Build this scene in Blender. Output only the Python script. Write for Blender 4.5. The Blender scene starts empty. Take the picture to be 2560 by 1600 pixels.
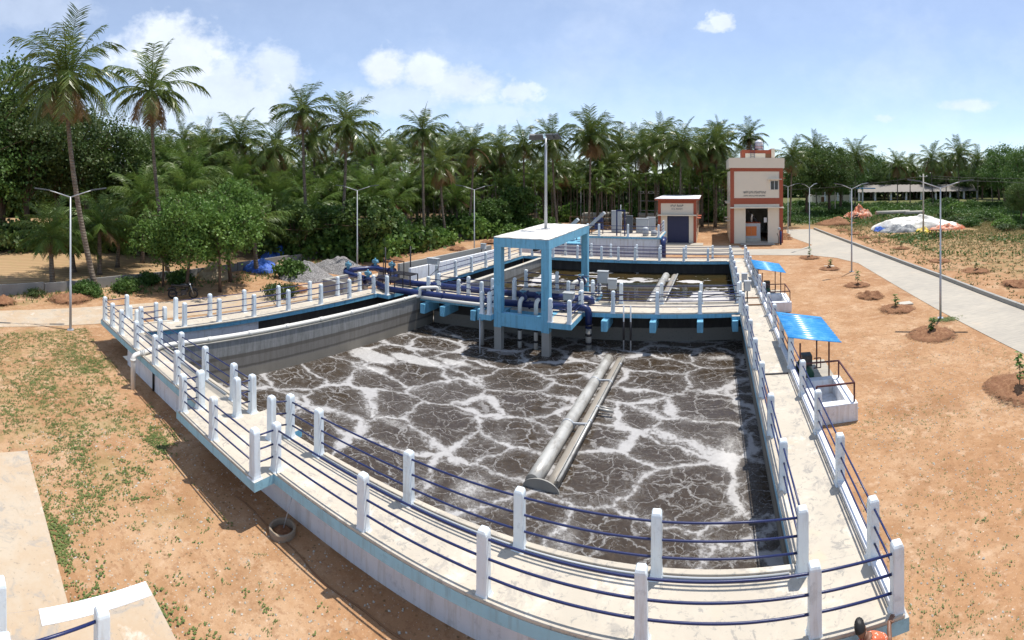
import bpy, bmesh, math, random
from mathutils import Vector, Matrix, Euler
import numpy as np
PI = math.pi
R = random.Random(7)
scene = bpy.context.scene
COL = scene.collection

# ------------------------------------------------------------------ camera
# the photograph is a sweep panorama: a cylindrical lens, vertical axis
HC = 7.45                      # eye height above the ground
FPX, HOR, XAX = 1211.4, 443.0, 1778.5   # measured from the 2560 x 1600 photograph
cam = bpy.data.cameras.new('camera')
cam.type = 'PANO'
cam.panorama_type = 'CENTRAL_CYLINDRICAL'
cam.central_cylindrical_range_u_min = -1280 / FPX
cam.central_cylindrical_range_u_max = 1280 / FPX
cam.central_cylindrical_range_v_min = -(1600 - HOR) / FPX
cam.central_cylindrical_range_v_max = HOR / FPX
cam.central_cylindrical_radius = 1.0
cam.clip_end = 3000
camo = bpy.data.objects.new('camera', cam)
camo.location = (0, 0, HC)
camo.rotation_euler = (PI / 2, 0, (XAX - 1280) / FPX)
COL.objects.link(camo)
scene.camera = camo

# ------------------------------------------------------------------ light
SUNV = Vector((0.20, 0.26, 1.0)).normalized()      # towards the sun
sun = bpy.data.lights.new('sun', 'SUN')
sun.energy = 3.5
sun.angle = math.radians(0.53)
sun.color = (1.0, 0.95, 0.88)
suno = bpy.data.objects.new('sun', sun)
suno.rotation_euler = SUNV.to_track_quat('Z', 'Y').to_euler()
COL.objects.link(suno)
scene.view_settings.view_transform = 'Standard'
scene.view_settings.look = 'None'
scene.view_settings.exposure = 0.62
scene.view_settings.gamma = 1.0
scene.cycles.use_denoising = True
scene.cycles.max_bounces = 5
scene.cycles.diffuse_bounces = 2
scene.cycles.use_adaptive_sampling = True
scene.cycles.adaptive_threshold = 0.02
scene.cycles.transparent_max_bounces = 5
scene.cycles.diffuse_bounces = 2
scene.cycles.use_adaptive_sampling = True
scene.cycles.adaptive_threshold = 0.02
scene.cycles.caustics_reflective = False
scene.cycles.caustics_refractive = False

def az_el(x, y):
    return (x - XAX) / FPX, (HOR - y) / FPX
def world_setup():
    w = bpy.data.worlds.new('World'); scene.world = w; w.use_nodes = True
    nt = w.node_tree; nt.nodes.clear()
    def n(t, **k):
        a = nt.nodes.new(t)
        for kk, v in k.items(): setattr(a, kk, v)
        return a
    def m(op, a, b=None, c=None, clamp=False):
        k = n('ShaderNodeMath', operation=op, use_clamp=clamp)
        for i, v in enumerate((a, b, c)):
            if v is None: continue
            if isinstance(v, (int, float)): k.inputs[i].default_value = v
            else: nt.links.new(v, k.inputs[i])
        return k.outputs[0]
    out = n('ShaderNodeOutputWorld'); bg = n('ShaderNodeBackground')
    sky = n('ShaderNodeTexSky', sky_type='NISHITA')
    sky.sun_disc = False
    sky.sun_elevation = math.asin(SUNV.z)
    sky.sun_rotation = math.atan2(SUNV.x, SUNV.y)
    sky.air_density = .8; sky.dust_density = .35; sky.ozone_density = 4.0; sky.altitude = 100
    tc = n('ShaderNodeTexCoord')
    sep = n('ShaderNodeSeparateXYZ'); nt.links.new(tc.outputs['Generated'], sep.inputs[0])
    X, Y, Z = sep.outputs
    az = m('ARCTAN2', X, Y)
    hyp = m('SQRT', m('ADD', m('MULTIPLY', X, X), m('MULTIPLY', Y, Y)))
    el = m('DIVIDE', Z, m('MAXIMUM', hyp, 0.02))
    comb = n('ShaderNodeCombineXYZ'); nt.links.new(az, comb.inputs[0]); nt.links.new(el, comb.inputs[1])
    def noise(scale, detail, rough, off):
        mp = n('ShaderNodeMapping'); mp.inputs['Location'].default_value = (off, off * .7, off * .3)
        mp.inputs['Scale'].default_value = (1, 1.25, 1)
        nt.links.new(comb.outputs[0], mp.inputs[0])
        t = n('ShaderNodeTexNoise'); t.inputs['Scale'].default_value = scale
        t.inputs['Detail'].default_value = detail; t.inputs['Roughness'].default_value = rough
        nt.links.new(mp.outputs[0], t.inputs[0]); return t.outputs[0]
    n1 = noise(9, 6, 0.62, 3.1); n2 = noise(30, 4, 0.6, 8.3); n3 = noise(3.2, 4, .6, 1.7)
    pert = m('ADD', m('MULTIPLY', m('SUBTRACT', n1, 0.5), 2.0), m('MULTIPLY', m('SUBTRACT', n2, 0.5), 1.1))
    total = None
    # cumulus in view: pixel centre, half sizes (px), strength
    blobs = [(430, 150, 150, 130, 1.0), (560, 235, 220, 110, .8), (690, 190, 95, 80, .7), (330, 330, 260, 110, .5), (760, 330, 300, 70, .35),
             (960, 175, 70, 66, 1.0), (1060, 185, 75, 55, .9), (1150, 215, 130, 55, .8), (1290, 232, 50, 36, .7), (1000, 250, 170, 60, .5),
             (1812, 58, 38, 26, .9), (1796, 70, 48, 14, .7), (1770, 66, 30, 12, .45), (2420, 262, 85, 20, .7), (2210, 296, 40, 12, .5), (1240, 290, 160, 36, .42), (1620, 318, 120, 20, .3),
             (60, 30, 200, 60, .3)]
    for (px, py, a, b, s) in blobs:
        u0, v0 = az_el(px, py)
        du = m('DIVIDE', m('SUBTRACT', az, u0), a / FPX); dv = m('DIVIDE', m('SUBTRACT', el, v0), b / FPX)
        d = m('SQRT', m('ADD', m('MULTIPLY', du, du), m('MULTIPLY', dv, dv)))
        f = m('SUBTRACT', 1.0, d)
        f = m('ADD', f, m('MULTIPLY', pert, 0.75 if a > 60 else 1.5))
        f = m('MULTIPLY', m('MULTIPLY', m('ADD', f, 0.05), 1.9, clamp=True), s)
        total = f if total is None else m('MAXIMUM', total, f)
    # scattered thin cloud over the whole sky
    gen = m('MULTIPLY', m('MULTIPLY', m('SUBTRACT', m('ADD', n3, m('MULTIPLY', n1, .3)), 0.62), 3.0, clamp=True), .30)
    total = m('MAXIMUM', total, gen)
    total = m('ADD', .29, m('MULTIPLY', m('MULTIPLY', total, 1.0, clamp=True), .68))   # thin high veil everywhere
    # soft inner relief of the clouds
    shade = m('ADD', 0.72, m('ADD', m('MULTIPLY', n1, 0.36), m('MULTIPLY', n2, .16)))
    mixc = n('ShaderNodeMix', data_type='RGBA')
    nt.links.new(m('MULTIPLY', total, .92), mixc.inputs[0]); nt.links.new(sky.outputs[0], mixc.inputs[6])
    cc = n('ShaderNodeCombineXYZ')
    for i, k in enumerate((5.3, 5.7, 6.3)): nt.links.new(m('MULTIPLY', shade, k), cc.inputs[i])
    nt.links.new(cc.outputs[0], mixc.inputs[7])
    nt.links.new(mixc.outputs[2], bg.inputs[0]); bg.inputs[1].default_value = 0.12
    nt.links.new(bg.outputs[0], out.inputs[0])
world_setup()
scene.world.cycles.sampling_method = 'MANUAL'; scene.world.cycles.sample_map_resolution = 512

# ------------------------------------------------------------------ helpers
class MB:
    def __init__(s): s.v = []; s.f = []; s.m = []; s.sm = []
    def add(s, vs, fs, mat=0, smooth=False):
        o = len(s.v); s.v += [tuple(v) for v in vs]
        for f in fs: s.f.append([i + o for i in f]); s.m.append(mat); s.sm.append(smooth)
        return s
    def box(s, lo, hi, mat=0):
        x0, y0, z0 = lo; x1, y1, z1 = hi
        return s.add([(x0,y0,z0),(x1,y0,z0),(x1,y1,z0),(x0,y1,z0),(x0,y0,z1),(x1,y0,z1),(x1,y1,z1),(x0,y1,z1)],
              [(0,3,2,1),(4,5,6,7),(0,1,5,4),(1,2,6,5),(2,3,7,6),(3,0,4,7)], mat)
    def cbox(s, c, d, mat=0, M=None):
        hx, hy, hz = d[0]/2, d[1]/2, d[2]/2
        vs = [Vector((x,y,z)) for z in (-hz,hz) for (x,y) in ((-hx,-hy),(hx,-hy),(hx,hy),(-hx,hy))]
        if M: vs = [M @ v for v in vs]
        vs = [v + Vector(c) for v in vs]
        return s.add(vs, [(0,3,2,1),(4,5,6,7),(0,1,5,4),(1,2,6,5),(2,3,7,6),(3,0,4,7)], mat)
    def bar(s, p, q, w, h=None, mat=0, up=(0,0,1)):
        p, q = Vector(p), Vector(q); d = q - p; L = d.length
        if L < 1e-6: return s
        d /= L; u = Vector(up)
        if abs(d.dot(u)) > .98: u = Vector((0,1,0))
        a = d.cross(u).normalized(); b = a.cross(d).normalized(); h = h or w
        vs = []
        for o in (p, q):
            for (i, j) in ((-1,-1),(1,-1),(1,1),(-1,1)): vs.append(o + a*(i*w/2) + b*(j*h/2))
        return s.add(vs, [(0,3,2,1),(4,5,6,7),(0,1,5,4),(1,2,6,5),(2,3,7,6),(3,0,4,7)], mat)
    def tube(s, pts, r, seg=10, mat=0, caps=True, smooth=True):
        pts = [Vector(p) for p in pts]; n = len(pts)
        rr = r if isinstance(r, (list, tuple)) else [r]*n
        o = len(s.v); prev = None
        for i, p in enumerate(pts):
            if i == 0: d = pts[1]-p
            elif i == n-1: d = p-pts[i-1]
            else: d = (pts[i+1]-p).normalized() + (p-pts[i-1]).normalized()
            d.normalize()
            if prev is None:
                u = Vector((0,0,1)) if abs(d.z) < .9 else Vector((1,0,0))
                a = d.cross(u).normalized()
            else:
                a = (prev - d*prev.dot(d)).normalized()
            prev = a; b = d.cross(a)
            for k in range(seg):
                t = 2*PI*k/seg; s.v.append(tuple(p + (a*math.cos(t) + b*math.sin(t))*rr[i]))
        for i in range(n-1):
            for k in range(seg):
                k2 = (k+1) % seg
                s.f.append([o+i*seg+k, o+i*seg+k2, o+(i+1)*seg+k2, o+(i+1)*seg+k]); s.m.append(mat); s.sm.append(smooth)
        if caps:
            s.f.append([o+k for k in range(seg)][::-1]); s.m.append(mat); s.sm.append(False)
            s.f.append([o+(n-1)*seg+k for k in range(seg)]); s.m.append(mat); s.sm.append(False)
        return s
    def lathe(s, prof, c=(0,0,0), seg=16, mat=0, smooth=True, M=None):
        o = len(s.v); c = Vector(c)
        for (r, z) in prof:
            for k in range(seg):
                t = 2*PI*k/seg; v = Vector((r*math.cos(t), r*math.sin(t), z))
                if M: v = M @ v
                s.v.append(tuple(v + c))
        for i in range(len(prof)-1):
            for k in range(seg):
                k2 = (k+1) % seg
                s.f.append([o+i*seg+k, o+i*seg+k2, o+(i+1)*seg+k2, o+(i+1)*seg+k]); s.m.append(mat); s.sm.append(smooth)
        return s
    def prism(s, poly, z0, z1, mat=0):
        n = len(poly)
        vs = [(x,y,z0) for x,y in poly] + [(x,y,z1) for x,y in poly]
        fs = [list(range(n))[::-1], list(range(n, 2*n))] + [[i,(i+1)%n,n+(i+1)%n,n+i] for i in range(n)]
        return s.add(vs, fs, mat)
    def mesh(s, name, mats=None):
        me = bpy.data.meshes.new(name); me.from_pydata(s.v, [], s.f)
        for m_ in (mats or []): me.materials.append(m_)
        me.polygons.foreach_set('material_index', s.m); me.polygons.foreach_set('use_smooth', s.sm)
        me.update(); return me

def tag(o, label=None, cat=None, group=None, kind=None):
    if label: o['label'] = label
    if cat: o['category'] = cat
    if group: o['group'] = group
    if kind: o['kind'] = kind
    return o
def obj(name, mb, mats, parent=None, bevel=0):
    """link a builder (world coordinates, or local to an unplaced parent) as one mesh object"""
    if not isinstance(mats, (list, tuple)): mats = [mats]
    if isinstance(mb, MB):
        if parent is not None and parent.get('_shift'):
            L = parent.location; mb.v = [(x-L.x, y-L.y, z-L.z) for x,y,z in mb.v]
        me = mb.mesh(name, mats)
    else: me = mb
    o = bpy.data.objects.new(name, me); COL.objects.link(o)
    if parent is not None:
        o.parent = parent
        pp = parent
        # sub-parts: parent is a mesh already placed at its thing's origin
        if parent.get('_shift') is None and parent.parent is not None and parent.parent.get('_shift') and isinstance(mb, MB):
            L = parent.parent.location; me.transform(Matrix.Translation((-L.x, -L.y, -L.z)))
    if bevel:
        b = o.modifiers.new('bevel', 'BEVEL'); b.width = bevel; b.segments = 2; b.limit_method = 'ANGLE'
    return o
def thing(name, label, cat, loc=(0,0,0), group=None, shift=True, rotz=0):
    o = bpy.data.objects.new(name, None); COL.objects.link(o); o.location = loc; o.rotation_euler = (0,0,rotz)
    o.empty_display_size = .2
    if shift: o['_shift'] = 1
    return tag(o, label, cat, group)
def copy_tree(o, parent=None):
    c = o.copy(); COL.objects.link(c); c.parent = parent
    for ch in list(o.children): copy_tree(ch, c)
    return c
def struct(name, mb, mats, parent=None):
    o = obj(name, mb, mats, parent)
    if parent is None: o['kind'] = 'structure'
    return o

# ------------------------------------------------------------------ materials
MAT = {}
class NT:
    def __init__(s, name):
        s.mat = bpy.data.materials.new(name); s.mat.use_nodes = True; s.nt = s.mat.node_tree
        s.bsdf = s.nt.nodes['Principled BSDF']; s.out = s.nt.nodes['Material Output']
        s.tc = s.n('ShaderNodeTexCoord'); s.geo = s.n('ShaderNodeNewGeometry')
        s.pos = s.geo.outputs['Position']
        MAT[name] = s.mat
    def n(s, t, **k):
        a = s.nt.nodes.new(t)
        for kk, v in k.items(): setattr(a, kk, v)
        return a
    def L(s, a, b): s.nt.links.new(a, b)
    def setin(s, sock, v):
        if isinstance(v, bpy.types.NodeSocket): s.L(v, sock)
        elif isinstance(v, (tuple, list)): sock.default_value = tuple(v) + ((1,) if len(v) == 3 and sock.type == 'RGBA' else ())
        else: sock.default_value = v
    def m(s, op, a, b=None, c=None, clamp=False):
        k = s.n('ShaderNodeMath', operation=op, use_clamp=clamp)
        for i, v in enumerate((a, b, c)):
            if v is not None: s.setin(k.inputs[i], v)
        return k.outputs[0]
    def noise(s, scale, detail=4, rough=.6, vec=None, sc=None, dist=0):
        t = s.n('ShaderNodeTexNoise'); t.inputs['Scale'].default_value = scale
        t.inputs['Detail'].default_value = detail; t.inputs['Roughness'].default_value = rough; t.inputs['Distortion'].default_value = dist
        v = vec if vec is not None else s.pos
        if sc:
            mp = s.n('ShaderNodeMapping'); mp.inputs['Scale'].default_value = sc; s.L(v, mp.inputs[0]); v = mp.outputs[0]
        s.L(v, t.inputs['Vector']); return t.outputs[0]
    def vor(s, scale, feat='F1', vec=None, out='Distance', rnd=1.0):
        t = s.n('ShaderNodeTexVoronoi', feature=feat); t.inputs['Scale'].default_value = scale; t.inputs['Randomness'].default_value = rnd
        s.L(vec if vec is not None else s.pos, t.inputs['Vector']); return t.outputs[out]
    def ramp(s, v, lo, hi):
        k = s.n('ShaderNodeMapRange'); k.interpolation_type = 'SMOOTHSTEP'
        s.setin(k.inputs[0], v); s.setin(k.inputs[1], lo); s.setin(k.inputs[2], hi); return k.outputs[0]
    def mix(s, f, a, b, mode='MIX'):
        k = s.n('ShaderNodeMix', data_type='RGBA', blend_type=mode)
        s.setin(k.inputs[0], f); s.setin(k.inputs[6], a); s.setin(k.inputs[7], b); return k.outputs[2]
    def xyz(s, v=None):
        k = s.n('ShaderNodeSeparateXYZ'); s.L(v if v is not None else s.pos, k.inputs[0]); return k.outputs
    def rand(s): return s.n('ShaderNodeObjectInfo').outputs['Random']
    def bump(s, h, strength=.3, dist=.02):
        b = s.n('ShaderNodeBump'); b.inputs['Strength'].default_value = strength; b.inputs['Distance'].default_value = dist
        s.L(h, b.inputs['Height']); s.L(b.outputs[0], s.bsdf.inputs['Normal'])
    def set(s, color=None, rough=None, metal=None, spec=None):
        if color is not None: s.setin(s.bsdf.inputs['Base Color'], color)
        if rough is not None: s.setin(s.bsdf.inputs['Roughness'], rough)
        if metal is not None: s.setin(s.bsdf.inputs['Metallic'], metal)
        if spec is not None: s.setin(s.bsdf.inputs['Specular IOR Level'], spec)
        return s.mat

def paint(name, col, rough=.45, var=.12, dirt=.15, dirtcol=(.25,.2,.15), scale=3.0, metal=0, bump=.12):
    t = NT(name)
    a = t.noise(scale, 6, .65); b = t.noise(scale*9, 4, .6)
    c = t.mix(t.m('MULTIPLY', t.ramp(a, .35, .7), var), col, tuple(x*.72 for x in col))
    c = t.mix(t.m('MULTIPLY', t.ramp(t.noise(scale*2.3, 8, .75), .56, .78), dirt), c, dirtcol)
    t.set(c, t.m('ADD', rough-.08, t.m('MULTIPLY', b, .2)), metal)
    if bump: t.bump(b, bump, .01)
    return t.mat
# ---- painted and plain materials
def weathered(name, col, streak, chip, rough=.5):
    """painted concrete: faded patches, rain streaks, grime and small chips"""
    t = NT(name)
    a = t.noise(1.1, 6, .65); st = t.noise(7, 5, .65, sc=(1,1,.10)); g = t.noise(18, 5, .7); pt = t.noise(3.2, 6, .75)
    c = t.mix(t.m('MULTIPLY', t.ramp(a, .40, .66), .45), col, tuple(min(.9, x*1.18+.02) for x in col))
    c = t.mix(t.m('MULTIPLY', t.ramp(st, .48, .66), .6), c, streak)
    c = t.mix(t.m('MULTIPLY', t.ramp(pt, .54, .68), .5), c, tuple(x*.62 for x in col))
    c = t.mix(t.m('MULTIPLY', t.ramp(g, .68, .73), .7), c, chip)
    t.set(c, t.m('ADD', rough-.1, t.m('MULTIPLY', g, .25))); t.bump(t.m('ADD', g, pt), .22, .012)
weathered('post_white', (.68,.75,.80), (.52,.52,.50), (.42,.40,.37), .45)
weathered('wall_white', (.74,.75,.78), (.58,.55,.51), (.45,.43,.41), .6)
weathered('fascia_pale', (.28,.51,.61), (.22,.36,.42), (.5,.52,.52), .5)
weathered('sky_blue', (.16,.43,.60), (.10,.27,.38), (.42,.46,.47), .5)
paint('navy_rail', (.010,.019,.092), .35, .1, .08, (.1,.08,.06), 8)
paint('navy_pipe', (.012,.024,.105), .33, .15, .12, (.09,.08,.09), 3)
paint('pvc_white', (.72,.70,.64), .4, .15, .3, (.35,.30,.24), 4)
paint('valve_blue', (.13,.33,.45), .4, .2, .2, (.08,.12,.15), 9)
paint('dark_metal', (.025,.022,.025), .5, .1, .2, (.12,.06,.03), 9)
paint('maroon_metal', (.085,.022,.025), .5, .1, .2, (.02,.02,.02), 9)
paint('galv', (.48,.50,.52), .45, .2, .15, (.3,.26,.2), 6, metal=.35)
paint('lamp_grey', (.42,.44,.46), .4, .12, .08, (.3,.26,.2), 5, metal=.2)
paint('grey_cab', (.42,.44,.45), .45, .1, .1, (.2,.18,.15), 5)
paint('dark_cab', (.08,.09,.10), .5, .1, .1, (.2,.18,.15), 5)
paint('cream_wall', (.74,.66,.53), .7, .10, .08, (.45,.36,.28), 1.2)
paint('rust_band', (.36,.085,.040), .65, .12, .06, (.2,.1,.07), 1.5)
paint('shutter_navy', (.018,.024,.075), .5, .1, .1, (.1,.08,.1), 2)
paint('orange_box', (.62,.16,.03), .5, .1, .1, (.2,.1,.05), 4)
paint('concrete_grey', (.33,.32,.29), .85, .3, .3, (.16,.14,.12), 2.2, bump=.3)
paint('concrete_pipe', (.48,.45,.38), .85, .25, .3, (.2,.17,.13), 1.5, bump=.3)
paint('brown_wood', (.22,.11,.05), .7, .3, .2, (.08,.05,.03), 6)
paint('weathered_wall', (.23,.225,.21), .9, .4, .6, (.07,.065,.06), 1.6, bump=.4)
paint('rubber', (.012,.012,.012), .7, .1, .1, (.05,.04,.03), 9)
paint('black_plastic', (.015,.015,.017), .35, .1, .1, (.1,.08,.06), 9)
paint('chrome', (.5,.5,.5), .3, .1, .1, (.2,.18,.15), 9, metal=.9)
paint('tank_white', (.82,.83,.84), .35, .05, .05, (.4,.4,.4), 4)
paint('tile_red', (.32,.09,.05), .7, .3, .3, (.15,.08,.05), 6)
paint('asbestos', (.24,.22,.195), .85, .3, .4, (.14,.12,.10), .8)
paint('skin', (.20,.095,.055), .5, .08, .05, (.1,.05,.03), 10)
paint('hair', (.010,.008,.007), .55, .2, 0, (0,0,0), 20)
paint('trousers', (.06,.07,.10), .8, .2, .1, (.1,.09,.08), 6)
paint('green_motor', (.03,.10,.06), .45, .2, .2, (.02,.02,.02), 5)
def mk_glass():
    t = NT('glass'); t.set((.03,.035,.04), .06); return t.mat
mk_glass()
def mk_decanter():
    t = NT('decanter_metal')
    a = t.noise(1.3, 7, .7); b = t.noise(5, 6, .7, sc=(1,.25,1)); st = t.noise(3.5, 5, .6, sc=(3,.4,1))
    c = t.mix(t.ramp(a, .4, .65), (.52,.51,.47), (.36,.345,.31))
    c = t.mix(t.m('MULTIPLY', t.ramp(b, .52, .70), .75), c, (.16,.13,.10))
    c = t.mix(t.m('MULTIPLY', t.ramp(st, .55, .75), .4), c, (.62,.61,.57))
    t.set(c, .42, .25); t.bump(b, .2, .01)
mk_decanter()
paint('decanter_stained', (.30,.265,.215), .55, .4, .55, (.13,.095,.065), 2.2, metal=.1)
paint('buried_concrete', (.30,.24,.175), .9, .3, .5, (.22,.12,.06), 3, bump=.3)
def mk_shirt():
    t = NT('shirt_orange')
    v = t.vor(26); c = t.mix(t.ramp(v, .25, .32), (.75,.55,.45), (.62,.14,.06))
    t.set(c, .85)
mk_shirt()
def mk_deck():
    t = NT('deck_concrete')
    a = t.noise(.55, 8, .7); b = t.noise(2.6, 9, .72, dist=.6); g = t.noise(40, 3, .6)
    c = t.mix(t.ramp(a, .38, .62), (.47,.42,.34), (.53,.47,.38))
    c = t.mix(t.m('MULTIPLY', t.ramp(b, .52, .64), .7), c, (.32,.295,.26))
    c = t.mix(t.m('MULTIPLY', t.ramp(t.noise(5.5, 8, .75, dist=1), .56, .62), .7), c, (.25,.24,.22))
    c = t.mix(t.m('MULTIPLY', t.ramp(t.noise(1.1, 6, .7), .55, .70), .6), c, (.68,.65,.585))
    c = t.mix(t.m('MULTIPLY', t.ramp(t.noise(.9, 5, .6, sc=(1,1,1)), .60, .75), .35), c, (.66,.47,.28))
    c = t.mix(t.m('MULTIPLY', t.ramp(g, .62, .75), .25), c, (.3,.27,.23))
    t.set(c, .82); t.bump(t.m('ADD', t.m('MULTIPLY', b, 1.0), t.m('MULTIPLY', g, .35)), .35, .012)
mk_deck()
def mk_deck2():
    t = NT('deck_ochre')
    a = t.noise(.7, 8, .7); b = t.noise(2.2, 9, .75, dist=.8); g = t.noise(45, 3, .6)
    c = t.mix(t.ramp(a, .36, .62), (.48,.40,.30), (.45,.335,.22))
    c = t.mix(t.m('MULTIPLY', t.ramp(b, .52, .64), .75), c, (.32,.295,.26))
    c = t.mix(t.m('MULTIPLY', t.ramp(t.noise(1.4, 6, .7), .56, .7), .5), c, (.75,.70,.62))
    cr = t.vor(.9, 'DISTANCE_TO_EDGE', vec=None)
    c = t.mix(t.m('MULTIPLY', t.m('MULTIPLY', t.ramp(cr, .008, .002), t.ramp(t.noise(.8,3), .52, .6)), .6), c, (.3,.24,.17))
    c = t.mix(t.m('MULTIPLY', t.ramp(t.noise(14, 5, .7), .60, .66), .55), c, (.22,.19,.15))
    t.set(c, .82); t.bump(t.m('ADD', b, t.m('MULTIPLY', g, .35)), .3, .012)
mk_deck2()
def mk_road():
    t = NT('road_concrete')
    X, Y, Z = t.xyz()
    a = t.noise(.25, 8, .7); br = t.noise(3.0, 5, .65, sc=(.35, 3.2, 1)); g = t.noise(30, 4, .65)
    c = t.mix(t.ramp(a, .38, .65), (.44,.395,.32), (.38,.345,.285))
    c = t.mix(t.m('MULTIPLY', t.ramp(br, .42, .66), .6), c, (.27,.25,.22))
    c = t.mix(t.m('MULTIPLY', t.ramp(t.noise(.6, 7, .7), .55, .75), .4), c, (.55,.42,.29))
    c = t.mix(t.m('MULTIPLY', t.ramp(g, .6, .72), .25), c, (.3,.27,.23))
    t.set(c, .88); t.bump(t.m('ADD', br, t.m('MULTIPLY', g, .4)), .4, .02)
mk_road()
def mk_tankwall():
    t = NT('basin_wall')
    X, Y, Z = t.xyz()
    wob = t.m('MULTIPLY', t.m('SUBTRACT', t.noise(1.5, 6, .7, sc=(1,1,.2)), .5), .07)
    zz = t.m('ADD', Z, wob)
    a = t.noise(3, 8, .72, sc=(2.5,2.5,.35)); g = t.noise(14, 6, .7)
    c = t.mix(t.ramp(a, .35, .68), (.27,.27,.26), (.17,.17,.16))
    # tide marks left by the changing water level
    c = t.mix(t.m('MULTIPLY', t.ramp(zz, .42, .36), .55), c, (.15,.125,.095))
    c = t.mix(t.m('MULTIPLY', t.m('MULTIPLY', t.ramp(zz, .22, .27), t.ramp(zz, .42, .37)), .55), c, (.06,.05,.04))
    c = t.mix(t.m('MULTIPLY', t.m('MULTIPLY', t.ramp(zz, -.20, -.15), t.ramp(zz, -.06, -.11)), .6), c, (.06,.05,.04))
    c = t.mix(t.m('MULTIPLY', t.ramp(zz, -.18, -.24), .7), c, (.25,.225,.18))
    c = t.mix(t.m('MULTIPLY', t.ramp(g, .56, .72), .45), c, (.09,.085,.08))
    t.set(c, .8); t.bump(t.m('ADD', a, g), .35, .02)
    t = NT('basin_wall_dark')      # sides under the decks: overhang shade put into the colour, with algae stain
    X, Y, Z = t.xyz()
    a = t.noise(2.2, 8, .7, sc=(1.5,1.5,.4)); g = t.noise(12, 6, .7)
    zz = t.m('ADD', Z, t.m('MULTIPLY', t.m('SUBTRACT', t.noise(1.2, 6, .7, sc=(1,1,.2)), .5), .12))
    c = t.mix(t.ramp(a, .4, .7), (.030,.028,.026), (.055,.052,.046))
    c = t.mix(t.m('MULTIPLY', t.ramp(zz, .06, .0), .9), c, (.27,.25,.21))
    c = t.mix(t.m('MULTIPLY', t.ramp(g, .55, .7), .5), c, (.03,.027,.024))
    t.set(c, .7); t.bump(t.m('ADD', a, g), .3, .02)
mk_tankwall()
def mk_ground():
    t = NT('soil')
    X, Y, Z = t.xyz()
    big = t.noise(.045, 5, .6); mid = t.noise(.35, 6, .68); fine = t.noise(5, 6, .75); gr = t.noise(34, 3, .7)
    c = t.mix(t.ramp(big, .38, .62), (.385,.215,.110), (.42,.255,.138))
    c = t.mix(t.m('MULTIPLY', t.ramp(mid, .48, .66), .75), c, (.50,.34,.21))
    c = t.mix(t.m('MULTIPLY', t.ramp(t.noise(.22, 6, .7), .50, .66), .75), c, (.265,.13,.058))
    c = t.mix(t.m('MULTIPLY', t.ramp(fine, .50, .62), .6), c, (.27,.145,.075))
    c = t.mix(t.m('MULTIPLY', t.ramp(gr, .58, .68), .5), c, (.22,.12,.07))
    c = t.mix(t.m('MULTIPLY', t.ramp(t.noise(.85, 6, .72, dist=.5), .47, .60), .55), c, (.295,.155,.072))
    c = t.mix(t.m('MULTIPLY', t.ramp(t.noise(1.9, 5, .72), .54, .66), .5), c, (.54,.385,.255))
    # crushed stone chips
    ch = t.vor(9.0); chc = t.vor(9.0, out='Color')
    sel = t.m('MULTIPLY', t.ramp(ch, .22, .12), t.ramp(t.xyz(chc)[0], .70, .74))
    c = t.mix(t.m('MULTIPLY', sel, .8), c, (.56,.46,.36))
    ch2 = t.vor(22.0); cc2 = t.vor(22.0, out='Color')
    c = t.mix(t.m('MULTIPLY', t.m('MULTIPLY', t.ramp(ch2, .26, .16), t.ramp(t.xyz(cc2)[1], .72, .76)), .6), c, (.55,.42,.30))
    sp = t.vor(9.0); spc = t.vor(9.0, out='Color')
    spk = t.m('MULTIPLY', t.m('MULTIPLY', t.ramp(t.m('ADD', sp, t.m('MULTIPLY', t.m('SUBTRACT', gr, .5), .5)), .30, .12), t.ramp(t.xyz(spc)[2], .30, .4)), t.ramp(t.noise(.5, 4, .7), .34, .56))
    c = t.mix(t.m('MULTIPLY', spk, .8), c, (.14,.095,.042))
    # litter and dry grass away from the works, scrub land to the far right
    dry = t.m('MULTIPLY', t.ramp(X, 17.5, 24), t.ramp(Y, 16, 34))
    tuft = t.ramp(t.noise(1.4, 8, .75), .42, .60)
    c = t.mix(t.m('MULTIPLY', t.m('MULTIPLY', dry, tuft), .8), c, (.17,.165,.065))
    scr = t.ramp(t.m('ADD', Y, t.m('MULTIPLY', X, .35)), 70, 88)
    c = t.mix(t.m('MULTIPLY', scr, .85), c, (.085,.11,.035))
    lit = t.m('MAXIMUM', t.m('MULTIPLY', t.ramp(X, -32, -37), t.ramp(Y, 16, 24)), t.m('MULTIPLY', t.ramp(t.m('SUBTRACT', Y, t.m('MULTIPLY', X, .35)), 80, 88), t.ramp(X, 14, 6)))
    c = t.mix(t.m('MULTIPLY', lit, .85), c, (.07,.055,.03))
    # greenish bloom where weeds creep, left lawn
    lw = t.m('MULTIPLY', t.ramp(X, -7.5, -13), t.ramp(Y, 6.5, 4.5))
    c = t.mix(t.m('MULTIPLY', t.m('MULTIPLY', lw, t.ramp(t.noise(.9, 7, .7), .45, .65)), .5), c, (.24,.20,.08))
    t.set(c, .95, spec=.2)
    t.bump(t.m('ADD', t.m('ADD', t.m('MULTIPLY', fine, .7), t.m('MULTIPLY', mid, 1.5)), t.m('ADD', t.m('MULTIPLY', gr, .3), t.m('MULTIPLY', t.ramp(ch, .3, .05), .25))), .55, .05)
mk_ground()
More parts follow.
